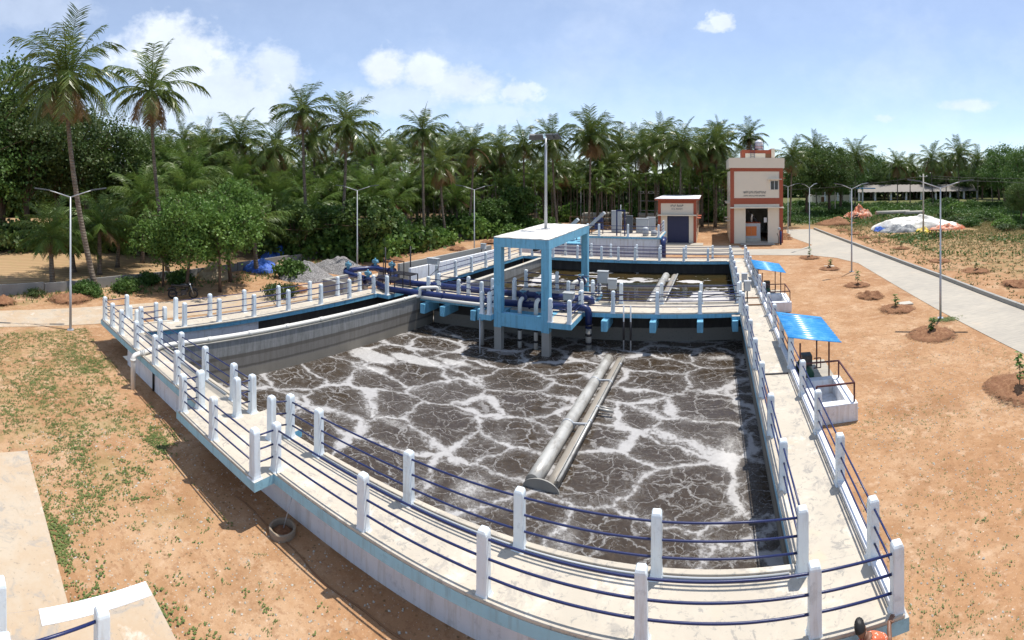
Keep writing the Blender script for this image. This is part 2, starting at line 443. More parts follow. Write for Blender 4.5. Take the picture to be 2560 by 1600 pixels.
def mk_mound():
    t = NT('mound_soil')
    f = t.noise(6, 8, .75); g = t.noise(25, 5, .7)
    c = t.mix(t.ramp(f, .4, .65), (.20,.095,.05), (.33,.18,.095))
    c = t.mix(t.m('MULTIPLY', t.ramp(g, .55, .68), .6), c, (.12,.06,.035))
    t.set(c, .95, spec=.2); t.bump(t.m('ADD', f, t.m('MULTIPLY', g, .5)), .8, .06)
    # the dug earth thins out into the plain soil at its rim
    u, v, w_ = t.xyz(t.tc.outputs['Generated'])
    du = t.m('SUBTRACT', u, .5); dv_ = t.m('SUBTRACT', v, .5)
    rad = t.m('MULTIPLY', t.m('SQRT', t.m('ADD', t.m('MULTIPLY', du, du), t.m('MULTIPLY', dv_, dv_))), 2.0)
    al = t.ramp(t.m('ADD', rad, t.m('MULTIPLY', t.m('SUBTRACT', f, .5), 1.3)), .98, .62)
    tp = t.n('ShaderNodeBsdfTransparent'); mx = t.n('ShaderNodeMixShader'); t.L(al, mx.inputs[0]); t.L(tp.outputs[0], mx.inputs[1]); t.L(t.bsdf.outputs[0], mx.inputs[2]); t.L(mx.outputs[0], t.out.inputs[0])
    t = NT('gravel')
    v = t.vor(16); vc = t.vor(16, out='Color')
    c = t.mix(t.xyz(vc)[0], (.24,.23,.225), (.46,.445,.43))
    c = t.mix(t.m('MULTIPLY', t.ramp(v, .3, .6), .7), c, (.08,.075,.07))
    t.set(c, .9); t.bump(t.m('SUBTRACT', 1.0, v), 1.0, .05)
    t = NT('field_soil')
    X, Y, Z = t.xyz()
    w = t.n('ShaderNodeTexWave', bands_direction='X'); w.inputs['Scale'].default_value = .42; w.inputs['Distortion'].default_value = 1.2
    t.L(t.pos, w.inputs['Vector'])
    f = t.noise(1.2, 7, .7)
    c = t.mix(w.outputs[1] if False else t.xyz(w.outputs[0])[0], (.30,.19,.09), (.42,.28,.15))
    c = t.mix(t.m('MULTIPLY', t.ramp(f, .5, .7), .6), c, (.25,.22,.08))
    t.set(c, .95); t.bump(f, .6, .05)
mk_mound()
def mk_water(name, foamy):
    t = NT(name)
    X, Y, Z = t.xyz()
    wn = t.n('ShaderNodeTexNoise'); wn.inputs['Scale'].default_value = .75; wn.inputs['Detail'].default_value = 5; wn.inputs['Roughness'].default_value = .6
    t.L(t.pos, wn.inputs['Vector'])
    vm = t.n('ShaderNodeVectorMath', operation='MULTIPLY_ADD'); t.L(wn.outputs[1], vm.inputs[0])
    vm.inputs[1].default_value = (1.0,.8,0); t.L(t.pos, vm.inputs[2])
    wn2 = t.n('ShaderNodeTexNoise'); wn2.inputs['Scale'].default_value = 1.7; wn2.inputs['Detail'].default_value = 4
    t.L(t.pos, wn2.inputs['Vector'])
    vm2 = t.n('ShaderNodeVectorMath', operation='MULTIPLY_ADD'); t.L(wn2.outputs[1], vm2.inputs[0])
    vm2.inputs[1].default_value = (.62,.55,0); t.L(vm.outputs[0], vm2.inputs[2])
    W = vm2.outputs[0]
    mp = t.n('ShaderNodeMapping'); mp.inputs['Scale'].default_value = (.8,1.15,1); t.L(W, mp.inputs[0]); W = mp.outputs[0]
    mod = t.noise(.55, 4, .6)
    fine = t.noise(16, 6, .75); lace = t.noise(6.5, 7, .75)
    if foamy:
        e1 = t.vor(.50, 'DISTANCE_TO_EDGE', W); e2 = t.vor(1.35, 'DISTANCE_TO_EDGE', W); e3 = t.vor(3.1, 'DISTANCE_TO_EDGE', W); e4 = t.vor(7.0, 'DISTANCE_TO_EDGE', W)
        jit = t.m('MULTIPLY', t.m('SUBTRACT', lace, .5), .20)
        w1 = t.m('ADD', .022, t.m('MULTIPLY', t.ramp(mod, .42, .75), .085))
        f1 = t.ramp(t.m('ADD', e1, jit), t.m('ADD', w1, .05), t.m('SUBTRACT', w1, .03))
        w2 = t.m('ADD', .012, t.m('MULTIPLY', t.ramp(mod, .42, .78), .04))
        f2 = t.ramp(t.m('ADD', e2, t.m('MULTIPLY', jit, .55)), t.m('ADD', w2, .025), t.m('SUBTRACT', w2, .02))
        f3 = t.m('MULTIPLY', t.ramp(t.m('ADD', e3, t.m('MULTIPLY', jit, .4)), .050, .008), t.ramp(t.noise(1.3, 5, .7), .40, .62))
        f4 = t.m('MULTIPLY', t.ramp(t.m('ADD', e4, t.m('MULTIPLY', jit, .3)), .05, .01), t.m('MULTIPLY', t.ramp(t.noise(1.9, 5, .7), .45, .62), .65))
        foam = t.m('MAXIMUM', t.m('MAXIMUM', f1, t.m('MULTIPLY', f2, .75)), t.m('MAXIMUM', t.m('MULTIPLY', f3, .62), t.m('MULTIPLY', f4, .7)))
        foam = t.m('MAXIMUM', foam, t.m('MULTIPLY', t.m('MULTIPLY', t.ramp(t.m('ADD', e1, jit), t.m('ADD', w1, .22), w1), t.ramp(fine, .44, .60)), .45))
        # standing foam banks: (x, y, rx, ry, strength)
        banks = [(-14.1,16.7,1.7,.75,2.8), (-12.3,17.5,1.8,.6,2.4), (-10.6,18.2,1.5,.45,1.6), (-12.9,15.6,1.2,.5,1.2), (-10.2,12.6,2.2,.55,.8), (.55,14.2,.9,2.6,.85), (-.6,16.0,1.3,.55,.7), (-6.2,13.6,.9,1.1,.75),
                 (-6.0,11.0,1.0,1.5,.85), (-3.2,10.2,.8,1.6,.6), (.4,21.6,1.6,.6,1.0), (-13.2,21.3,1.4,.5,.8), (.7,11.6,.7,1.4,.6), (-7.6,9.2,2.4,.5,.6), (-5.6,21.9,1.0,.7,.8)]
        tot = None; bnz = t.m('MULTIPLY', t.m('SUBTRACT', t.noise(1.1, 6, .65), .5), 1.5)
        for (bx, by, rx, ry, s_) in banks:
            du = t.m('DIVIDE', t.m('SUBTRACT', X, bx), rx); dv = t.m('DIVIDE', t.m('SUBTRACT', Y, by), ry)
            q = t.m('SUBTRACT', 1.0, t.m('SQRT', t.m('ADD', t.m('MULTIPLY', du, du), t.m('MULTIPLY', dv, dv))))
            q = t.m('MULTIPLY', t.m('ADD', q, bnz), s_)
            tot = q if tot is None else t.m('MAXIMUM', tot, q)
        bank = t.m('MULTIPLY', t.ramp(tot, .22, .95), .9)
        foam = t.m('MAXIMUM', foam, bank)
        # the froth is perforated: bubbles let the water show
        holes = t.m('MULTIPLY', t.ramp(fine, .40, .60), t.ramp(foam, 1.05, .75))
        foam = t.m('MULTIPLY', foam, t.m('SUBTRACT', 1.0, t.m('MULTIPLY', holes, .6)))
        foam = t.m('MULTIPLY', foam, .92, clamp=True)
        frcol = t.mix(t.m('MULTIPLY', t.ramp(t.noise(9, 6, .75), .4, .7), .55), (.46,.45,.44), (.30,.29,.285))
        frcol = t.mix(t.m('MULTIPLY', bank, .5), frcol, (.76,.745,.71))
        base = t.mix(t.ramp(lace, .4, .7), (.042,.030,.020), (.068,.050,.033))
    else:
        blob = t.noise(.36, 7, .66, sc=(.7,1.5,1))
        gate = t.m('MULTIPLY', t.m('SUBTRACT', 1.0, t.m('MULTIPLY', t.ramp(t.m('ABSOLUTE', t.m('ADD', X, 6.0)), 3.0, 1.0), .5)), 1.0)
        f1 = t.ramp(blob, .585, .605)
        tot = None; bnz = t.m('MULTIPLY', t.m('SUBTRACT', t.noise(1.5, 7, .7), .5), 2.0)
        for (bx, by, rx, ry, s_) in [(.0,29.6,1.5,2.2,1.0), (-.9,27.0,1.6,.8,.8), (-6.4,33.6,1.2,.6,.9), (-1.4,34.0,1.0,.6,.8), (-11.8,33.0,1.0,2.2,.8), (-8.8,34.8,1.5,.5,.8), (-3.0,34.8,.9,.4,.6), (-8.2,27.2,2.0,.7,.7), (-2.2,28.4,.7,1.0,.7)]:
            du = t.m('DIVIDE', t.m('SUBTRACT', X, bx), rx); dv = t.m('DIVIDE', t.m('SUBTRACT', Y, by), ry)
            q = t.m('SUBTRACT', 1.0, t.m('SQRT', t.m('ADD', t.m('MULTIPLY', du, du), t.m('MULTIPLY', dv, dv))))
            q = t.m('MULTIPLY', t.m('ADD', q, bnz), s_)
            tot = q if tot is None else t.m('MAXIMUM', tot, q)
        foam = t.m('MAXIMUM', t.ramp(tot, .10, .22), t.m('MULTIPLY', f1, .8))
        sp = t.vor(2.2); foam = t.m('MAXIMUM', foam, t.m('MULTIPLY', t.ramp(sp, .10, .05), t.ramp(t.noise(.6,4), .5, .6)))
        foam = t.m('MULTIPLY', foam, .9, clamp=True)
        frcol = t.mix(t.ramp(fine, .35, .7), (.62,.60,.58), (.48,.46,.44))
        base = t.mix(t.ramp(t.noise(.3,4), .4, .6), (.050,.034,.012), (.036,.030,.012))
    t.set(t.mix(foam, base, frcol), t.m('ADD', .10 if foamy else .05, t.m('MULTIPLY', foam, .7)))
    t.bsdf.inputs['IOR'].default_value = 1.33
    rip = t.noise(5.0 if foamy else 2.2, 3, .5)
    t.bump(t.m('ADD', t.m('MULTIPLY', rip, .35 if foamy else .05), t.m('MULTIPLY', foam, t.m('ADD', .6, t.m('MULTIPLY', lace, 1.3)))), .5 if foamy else .3, .05)
mk_water('water_foamy', True)
mk_water('water_still', False)
def mk_pond():
    t = NT('pond_water'); t.set(t.mix(t.ramp(t.noise(.12,6,.7), .45,.6), (.03,.05,.015), (.09,.13,.03)), .08); t.bump(t.noise(2,3), .1, .03)
mk_pond()
def foliage(name, c1, c2, tr=.35, dead=None, deadamt=0, rough=.5):
    t = NT(name)
    rnd = t.rand(); nz = t.noise(.8, 4, .6); n2 = t.noise(5, 3, .6)
    c = t.mix(t.ramp(t.m('ADD', t.m('MULTIPLY', nz, .7), t.m('MULTIPLY', n2, .3)), .35, .65), c1, c2)
    c = t.mix(t.m('MULTIPLY', rnd, .4), c, tuple(x*.6 for x in c1))
    if dead: c = t.mix(t.m('MULTIPLY', t.ramp(t.noise(1.7, 5, .7), .58, .7), deadamt), c, dead)
    t.set(c, rough, spec=.35)
    tl = t.n('ShaderNodeBsdfTranslucent'); t.L(c, tl.inputs[0])
    mx = t.n('ShaderNodeMixShader'); mx.inputs[0].default_value = tr
    t.L(t.bsdf.outputs[0], mx.inputs[1]); t.L(tl.outputs[0], mx.inputs[2]); t.L(mx.outputs[0], t.out.inputs[0])
    return t.mat
foliage('palm_green', (.090,.150,.032), (.185,.225,.055), .30, (.36,.26,.10), .55, .30)
foliage('palm_young', (.10,.185,.034), (.18,.245,.055), .35, (.26,.20,.07), .3, .4)
foliage('palm_dead', (.30,.20,.085), (.20,.115,.05), .25, rough=.7)
foliage('leaf_dark', (.060,.118,.025), (.135,.195,.045), .3, (.16,.10,.05), .3)
foliage('leaf_mid', (.065,.140,.029), (.125,.205,.046), .32)
foliage('leaf_bright', (.105,.205,.040), (.18,.29,.062), .38)
foliage('leaf_rust', (.050,.095,.024), (.090,.125,.036), .3, (.22,.11,.05), .6)
foliage('weed', (.12,.175,.045), (.20,.24,.075), .25, (.25,.18,.08), .3, .6)
foliage('dry_grass', (.24,.19,.08), (.16,.155,.055), .3, rough=.8)
def mk_bark():
    t = NT('palm_bark')
    X, Y, Z = t.xyz()
    rings = t.m('SINE', t.m('MULTIPLY', t.m('ADD', Z, t.m('MULTIPLY', t.noise(3,3), .15)), 34))
    c = t.mix(t.ramp(t.noise(2.5, 6, .7), .4, .65), (.20,.165,.125), (.11,.085,.065))
    c = t.mix(t.m('MULTIPLY', t.ramp(rings, .5, .95), .5), c, (.06,.045,.035))
    t.set(c, .9); t.bump(rings, .5, .02)
    t = NT('bark')
    c = t.mix(t.ramp(t.noise(4, 7, .7, sc=(2,2,.5)), .4, .65), (.15,.10,.065), (.07,.045,.03))
    t.set(c, .9); t.bump(t.noise(9, 6, .7, sc=(2,2,.4)), .6, .02)
mk_bark()
def mk_tarp(name, col, col2):
    t = NT(name)
    c = t.mix(t.ramp(t.noise(1.6, 6, .7), .42, .62), col, col2)
    t.set(c, .55); t.bump(t.noise(2.5, 7, .7, dist=1.5), .7, .08)
mk_tarp('tarp_white', (.82,.80,.73), (.68,.65,.57)); mk_tarp('tarp_blue', (.03,.10,.45), (.06,.18,.55))
mk_tarp('tarp_orange', (.62,.16,.06), (.60,.42,.30)); mk_tarp('tarp_grey', (.16,.17,.18), (.30,.31,.31)); mk_tarp('tarp_yellow', (.72,.52,.05), (.60,.48,.15))
mk_tarp('straw', (.40,.30,.17), (.28,.19,.10))
def mk_roofblue():
    t = NT('roof_blue'); c = t.mix(t.ramp(t.noise(2, 6, .7), .45, .65), (.035,.26,.60), (.10,.38,.68))
    c = t.mix(t.m('MULTIPLY', t.ramp(t.noise(7, 6, .7), .6, .72), .35), c, (.35,.42,.45)); t.set(c, .3)
mk_roofblue()
M = MAT

# ------------------------------------------------------------------ ground, road, paths
def grid_ground():
    mb = MB()
    xs = [-420,-200,-100] + list(range(-60, 61, 6)) + [100,200,420]; ys = [-60,-20] + list(range(-6, 121, 6)) + [160,240,420]
    for y in ys:
        for x in xs: mb.v.append((x, y, 0))
    nx = len(xs)
    for j in range(len(ys)-1):
        for i in range(nx-1): mb.f.append([j*nx+i, j*nx+i+1, (j+1)*nx+i+1, (j+1)*nx+i]); mb.m.append(0); mb.sm.append(False)
    return mb
def sheet(poly, z): return MB().add([(x,y,z) for x,y in poly], [list(range(len(poly)))])
# the basin is sunk below the ground, so the soil sheet is cut round it
def ground():
    hole = (-18.9, 2.55, 7.02, 37.4)
    mb = MB(); xs = [-420,-200,-100,-60,-40,-30,-25,hole[0],-12,-6,-2,hole[1],6,10,16,24,40,60,100,200,420]
    ys = [-60,-20,0,3,hole[2],14,22,30,hole[3],44,60,80,110,160,240,420]
    for y in ys:
        for x in xs: mb.v.append((x,y,0))
    nx = len(xs)
    for j in range(len(ys)-1):
        for i in range(nx-1):
            cx, cy = (xs[i]+xs[i+1])/2, (ys[j]+ys[j+1])/2
            if hole[0] < cx < hole[1] and hole[2] < cy < hole[3]: continue
            mb.f.append([j*nx+i, j*nx+i+1, (j+1)*nx+i+1, (j+1)*nx+i]); mb.m.append(0); mb.sm.append(False)
    return mb
struct('ground', ground(), M['soil'])
struct('concrete_road', sheet([(12.3,-20),(16.1,-20),(16.25,20),(16.2,32),(15.4,50.5),(14.4,68),(10.6,68),(9.6,60.5),(11.0,52.0),(9.3,49.6),(3.2,49.9),(2.9,52.6),(-6.5,52.6),(-6.5,46.6),(5.2,46.0),(9.4,45.2),(11.4,43.2),(12.5,40),(12.25,24)], .02), M['road_concrete'])
struct('footpath', sheet([(-27.4,-10),(-24.2,-10),(-24.0,2),(-23.3,9),(-21.2,26),(-19.2,40),(-17.5,56),(-20.3,56),(-22.3,40),(-24.3,26),(-26.6,9)], .015), M['deck_ochre'])
def kerb():
    root = None
    pts = [(16.35,-10),(16.42,0),(16.42,10),(16.40,20),(16.35,32),(15.95,41),(15.5,50.7),(15.0,59),(14.55,67.5)]
    mbp = MB().add([(16.3,-10,.0),(16.33,-10,.0),(16.33,-9.9,.0)], [(0,1,2)])
    root = thing('road_kerb', 'long low concrete kerb along the far side of the pale road', 'kerb', (16.4,20,0))
    # cast in bays with open joints
    L = []; 
    for a, b in zip(pts[:-1], pts[1:]):
        n = max(1, round((Vector(b)-Vector(a)).length/2.2))
        for i in range(n):
            t0, t1 = i/n, (i+1)/n
            L.append((Vector(a).lerp(Vector(b), t0), Vector(a).lerp(Vector(b), t1)))
    for p, q in L:
        if q.y < 12: continue
        d = (q-p).normalized(); m_ = MB().bar((p.x+d.x*.012, p.y+d.y*.012, .125), (q.x-d.x*.012, q.y-d.y*.012, .125+R.uniform(-.006,.006)), .22, .29)
        obj('kerb_stone', m_, M['concrete_grey'], root, .012)
kerb()
# field beyond the boundary wall (left), pond (right)
struct('field', sheet([(-110,-30),(-31.2,-30),(-30.9,-6),(-31.9,12),(-33,17),(-110,40)], .02), M['field_soil'])
struct('pond', sheet([(47,82),(62,80),(90,96),(104,118),(60,122),(46,110)], .05), M['pond_water'])
# ------------------------------------------------------------------ the basin block
DK = 1.05; WZ = -.60; WZ2 = .10
def lerp2(a, b, t): return (a[0]+(b[0]-a[0])*t, a[1]+(b[1]-a[1])*t)
tank = thing('treatment_basin', 'large concrete aeration basin with pale walls, blue edged walkways and foaming brown water', 'basin', (-8,22,0))
def deck(name, poly, sides, z0=.85, z1=DK, parent=None, top='deck_concrete'):
    mats = [M[top]] + [M[k] for k in sorted(set(sides))]; idx = {k: i+1 for i, k in enumerate(sorted(set(sides)))}
    n = len(poly); mb = MB()
    mb.add([(x,y,z0) for x,y in poly] + [(x,y,z1) for x,y in poly], [list(range(n))[::-1], list(range(n,2*n))])
    for i in range(n):
        j = (i+1) % n; a, b = poly[i], poly[j]
        mb.add([(a[0],a[1],z0),(b[0],b[1],z0),(b[0],b[1],z1),(a[0],a[1],z1)], [(0,1,2,3)], idx[sides[i]])
    return obj(name, mb, mats, parent or tank, .012)
FP, SB = 'fascia_pale', 'sky_blue'
midF = lambda x: 22.7 + .088*x
midB = lambda x: 24.75 + .09*x
LI0, LI1, LI2, LI3 = (-18.45,7.872), (-16.98,20.6), (-16.05,24.0), (-14.95,36.55)   # inner edge of the left walkway
deck('walkway', [(-20.75,6.66),(-11.85,6.62),(-11.85,7.87),(-18.45,7.87),(-20.75,7.99)], [FP,FP,SB,SB,FP])
deck('walkway', [(-11.848,5.97),(-8.20,5.95),(-8.20,7.87),(-11.848,7.87)], [FP,FP,SB,FP])
deck('walkway', [(-8.198,6.47),(2.80,6.47),(2.80,7.868),(-8.198,7.868)], [FP,FP,SB,FP])
deck('walkway', [(1.33,7.87),(2.80,7.87),(2.80,38.2),(1.33,38.2)], [FP,FP,FP,SB])
deck('walkway', [(-19.65,7.935),(LI0[0],LI0[1]),LI1,(-18.2,20.6)], [FP,SB,FP,FP])
deck('walkway', [(-18.2,20.602),(LI1[0]+.75,20.602),(-16.05,24.0),(-17.4,24.0)], [SB,SB,SB,FP])
deck('walkway', [(-17.4,24.002),(-16.05,24.002),(-14.95,36.55),(-16.3,36.55)], [FP,SB,SB,FP])
deck('walkway', [(-16.3,36.552),(1.328,36.70),(1.328,38.2),(-16.3,38.1)], [SB,FP,FP,FP])
deck('walkway', [(-14.75,midF(-14.75)),(1.328,midF(1.328)),(1.328,midB(1.328)),(-14.75,midB(-14.75))], [SB,SB,SB,SB])
deck('step_ledge', [(-10.7,7.872),(-9.3,7.872),(-9.3,8.25),(-10.7,8.25)], [SB,SB,SB,SB], .8, 1.0)
deck('corner_ledge', [(.95,midF(1.2)-.36),(1.325,midF(1.2)-.36),(1.325,midF(1.3)-.004),(.95,midF(1.2)-.004)], [SB]*4, .82, 1.0)
# upstand kerbs along the walkway edges
def kerbline(a, b, mat='deck_concrete', w=.11, h=.055):
    obj('edge_kerb', MB().bar((a[0],a[1],DK+h/2-.006), (b[0],b[1],DK+h/2-.006), w, h), M[mat], tank, .012)
for a, b in [((-8.1,6.535),(2.74,6.535)), ((-8.0,7.80),(1.36,7.80)), ((1.395,7.9),(1.395,22.6)), ((1.395,25.0),(1.395,36.7)),
             ((-20.7,6.73),(-11.9,6.68)), ((-11.75,6.03),(-8.3,6.015)), ((-18.3,7.80),(-10.8,7.80)), ((-18.38,8.0),(-17.05,20.4)), ((-19.5,8.1),(-18.2,20.4)),
             ((-5.7,midF(-5.7)+.07),(1.2,midF(1.2)+.07)), ((-5.7,midB(-5.7)-.07),(1.2,midB(1.2)-.07)), ((-14.6,36.64),(1.2,36.77)), ((-16.0,24.2),(-15.02,36.4))]:
    kerbline(a, b)
kerbline((2.66,6.65),(2.66,38.05), 'wall_white', .15, .10)
# cable conduits lying along the inner kerb
for o in (.0, .055):
    obj('conduit', MB().tube([(-8.0,7.70-o,DK+.022),(1.25,7.70-o,DK+.022)], .02, 6), M['grey_cab'], tank)
    obj('conduit', MB().tube([(-18.0,7.69-o,DK+.022),(-12.0,7.69-o,DK+.022)], .02, 6), M['grey_cab'], tank)
# walls
def wall(name, poly, z0, z1, mat): return obj(name, MB().prism(poly, z0, z1), M[mat], tank)
wall('outer_wall', [(-18.0,6.9),(2.45,6.9),(2.45,7.25),(-18.0,7.25)], -.3, .848, 'wall_white')
wall('outer_wall', [(2.1,7.252),(2.45,7.252),(2.45,38.0),(2.1,38.0)], -.3, .848, 'wall_white')
wall('outer_wall', [(-18.85,7.6),(-18.5,7.6),(-16.0,36.5),(-16.35,36.5)], -.3, .848, 'wall_white')
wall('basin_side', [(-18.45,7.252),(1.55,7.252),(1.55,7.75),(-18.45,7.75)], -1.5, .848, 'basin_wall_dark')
wall('basin_side', [(1.50,7.752),(2.05,7.752),(2.05,37.3),(1.50,37.3)], -1.5, .848, 'basin_wall')
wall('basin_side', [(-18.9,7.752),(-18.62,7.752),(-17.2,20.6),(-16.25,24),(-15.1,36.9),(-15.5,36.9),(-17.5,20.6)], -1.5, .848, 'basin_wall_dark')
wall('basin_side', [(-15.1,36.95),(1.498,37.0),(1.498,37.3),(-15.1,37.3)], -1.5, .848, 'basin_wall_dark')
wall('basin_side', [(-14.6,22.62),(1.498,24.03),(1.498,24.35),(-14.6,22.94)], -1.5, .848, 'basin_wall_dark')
dv = wall('divider_wall', [(-16.62,7.752),(-16.40,7.752),(-14.61,22.05),(-14.61,22.6),(-14.86,22.6)], -1.5, 1.0, 'basin_wall')
wall('divider_wall', [(-14.60,22.95),(-14.36,22.95),(-13.25,36.94),(-13.50,36.94)], -1.5, .98, 'basin_wall')
obj('wall_coping', MB().prism([(-16.66,7.76),(-16.36,7.76),(-14.57,22.04),(-14.90,22.04)], 1.002, 1.03), M['concrete_pipe'], tank)
obj('wall_coping', MB().prism([(-14.63,24.0),(-14.33,24.0),(-13.22,36.5),(-13.53,36.5)], .982, 1.01), M['concrete_pipe'], tank)
# bracket beams carrying the middle walkway
for x in (-14.2, -13.05, -11.35, -4.9, -2.68, -.52, 1.10):
    y0 = midF(x) - .55
    obj('bracket_beam', MB().box((x-.14,y0,.34), (x+.14,midF(x)+.9,.838)), M['sky_blue'], tank, .015)
# water in the basins and the dark channel
struct('water', sheet([(-16.45,7.74),(1.52,7.74),(1.52,24.1),(-14.62,22.7)], WZ), M['water_foamy'])
struct('water', sheet([(-14.45,22.9),(1.52,24.3),(1.52,37.0),(-13.3,37.0)], WZ2), M['water_still'])
struct('water', sheet([(-18.7,7.74),(-16.55,7.74),(-14.75,22.7),(-14.5,24),(-13.4,37),(-15.3,37),(-16.5,24)], -.9), M['water_still'])

# ------------------------------------------------------------------ railings
def post_mesh():
    mb = MB(); c = .012
    def ring(h, z):
        return [(-h+c,-h,z),(h-c,-h,z),(h,-h+c,z),(h,h-c,z),(h-c,h,z),(-h+c,h,z),(-h,h-c,z),(-h,-h+c,z)]
    rows = [ring(.125,0),ring(.105,.03),ring(.092,.09),ring(.087,.16),ring(.085,.97),ring(.080,1.0),ring(.066,1.03),ring(.030,1.05)]
    for r in rows: mb.v += r
    for i in range(len(rows)-1):
        for k in range(8): k2 = (k+1) % 8; mb.f.append([i*8+k,i*8+k2,(i+1)*8+k2,(i+1)*8+k]); mb.m.append(0); mb.sm.append(False)
    mb.f.append([56+k for k in range(8)]); mb.m.append(0); mb.sm.append(False)
    return mb.mesh('post', [M['post_white']])
POST = post_mesh()
def railing(label, runs, z=DK, hz=(.31,.585,.88), group='white post railings round the basins', scale=1.0, rr=.019, links=()):
    if runs[0][0][1] > 15: rr = .025
    a = runs[0][0]
    t = thing('railing', label, 'railing', (a[0],a[1],z), group)
    seen = set()
    for run in runs:
        for (x, y) in run:
            k = (round(x,2), round(y,2))
            if k in seen: continue
            seen.add(k)
            o = bpy.data.objects.new('post', POST); COL.objects.link(o); o.parent = t
            o.location = (x-a[0], y-a[1], -.004); o.rotation_euler = (R.uniform(-.008,.008),R.uniform(-.008,.008),R.uniform(-.03,.03)); o.scale = (scale,scale,scale*R.uniform(.985,1.015))
        for h in hz:
            for (p, q) in collinear(run):
                n = max(2, int((Vector(q)-Vector(p)).length/1.0)); pts = []
                for i in range(n+1):
                    u = i/n; s = 0 if i in (0, n) else R.uniform(-.007,.007)
                    pts.append((p[0]+(q[0]-p[0])*u, p[1]+(q[1]-p[1])*u, z+h+s))
                obj('rail', MB().tube(pts, rr, 8), M['navy_rail'], t)
    for p, q in links:
        for h in hz: obj('rail', MB().tube([(p[0],p[1],z+h),(q[0],q[1],z+h)], rr, 8), M['navy_rail'], t)
    return t
def collinear(run):
    out = []; i = 0
    while i < len(run)-1:
        j = i+1
        while j+1 < len(run):
            d1 = (Vector(run[j])-Vector(run[i])).normalized(); d2 = (Vector(run[j+1])-Vector(run[j])).normalized()
            if d1.dot(d2) > .9995: j += 1
            else: break
        out.append((run[i], run[j])); i = j
    return out
yo = 6.61
railing('near front railing beside the ground, from the right corner to the step in the walkway', [[(2.66,yo),(1.43,yo),(-.96,yo),(-3.36,yo),(-5.78,yo),(-8.30,yo)], [(-8.30,yo),(-8.34,6.07)]])
railing('outer railing of the bay that juts out from the near walkway', [[(-8.36,6.07),(-10.10,6.09),(-11.72,6.11)], [(-11.72,6.11),(-11.70,6.62)]])
railing('outer railing of the near walkway running left to the far left corner', [[(-11.70,6.66),(-13.35,6.75),(-15.05,6.77),(-16.8,6.79),(-18.45,6.80),(-19.55,6.80),(-20.62,6.82)], [(-20.62,6.82),(-20.66,7.88)]])
railing('near inner railing along the foaming water, right of the opening', [[(1.47,7.73),(-.88,7.73),(-3.23,7.73),(-5.57,7.73),(-8.1,7.71),(-9.13,7.71)], [(-9.13,7.71),(-9.35,7.30)]])
railing('near inner railing over the left wall, left of the opening', [[(-10.72,7.71),(-11.65,7.71),(-13.26,7.71),(-14.92,7.71),(-16.68,7.71),(-18.55,7.71)], [(-10.72,7.71),(-10.78,7.25)]])
ys = [7.68+2.1*k for k in range(15)]
railing('outer railing of the right walkway beside the bare soil', [[(2.66,y) for y in ys]], links=[((2.66,6.62),(2.66,7.68))])
railing('inner railing of the right walkway along the foaming front basin', [[(1.47,y) for y in [7.73]+[9.82+2.1*k for k in range(6)]+[22.45]]])
railing('inner railing of the right walkway along the still rear basin', [[(1.47,y) for y in [25.0+2.05*k for k in range(6)]+[36.85]]])
railing('front railing of the middle walkway right of the blue frame', [[(1.38,midF(1.38)+.12),(-.54,midF(-.54)+.1),(-2.53,midF(-2.53)+.1),(-4.61,midF(-4.61)+.1),(-6.1,midF(-6.1)+.1)]])
railing('back railing of the middle walkway right of the blue frame', [[(1.38,midB(1.38)-.14),(-.52,midB(-.52)-.14),(-2.51,midB(-2.51)-.14),(-4.56,midB(-4.56)-.14),(-6.0,midB(-6)-.14)]])
railing('front railing on the middle walkway left of the blue frame', [[(-14.5,21.95),(-12.7,22.1),(-11.4,22.2)]])
railing('back railing on the middle walkway left of the blue frame', [[(-14.4,22.85),(-12.6,23.0),(-11.2,23.1),(-10.0,23.2)]])
railing('inner railing of the left walkway over the dark channel', [[lerp2((-18.55,7.95),(-17.12,20.45),t) for t in (.135,.265,.405,.555,.71,.86,1.0)], [(-17.12,20.45),(-16.4,20.72)]])
railing('outer railing of the left walkway beside the footpath', [[lerp2((-19.5,8.1),(-18.1,20.4),t) for t in (.13,.265,.41,.565,.72,.87,1.0)]])
railing('inner railing of the far left walkway beyond the valves', [[lerp2((-15.95,24.4),(-15.1,36.3),t) for t in (.05,.22,.38,.54,.69,.84,1.0)]])
railing('railing along the basin side of the far walkway', [[(-14.2,36.66),(-12.4,36.66),(-10.4,36.66),(-8.46,36.66),(-7.12,36.67),(-5.83,36.68),(-3.95,36.7),(-2.1,36.72),(-.26,36.74),(1.47,36.85)]])
railing('rear railing of the far walkway in front of the inlet chamber', [[(-13.8,38.0),(-11.8,38.0),(-9.6,38.0),(-8.0,38.0),(-5.9,38.05),(-4.0,38.05),(-2.0,38.07),(.1,38.08),(1.47,38.08),(2.66,38.1)]])
# stair down at the far left corner
st = thing('stair', 'short white concrete stair at the far left corner of the basin', 'stair', (-20.2,8.8,0))
for i in range(5):
    obj('step', MB().box((-20.7,8.0+.3*i,0), (-19.75,8.298+.3*i,.86-.17*i)), M['deck_concrete'], st)
railing('short stair railing at the far left corner', [[(-20.66,8.05),(-20.66,9.35)]], z=.55)
railing('inner stair railing near the far left corner', [[(-19.72,7.99),(-19.72,9.35)]], z=.6)

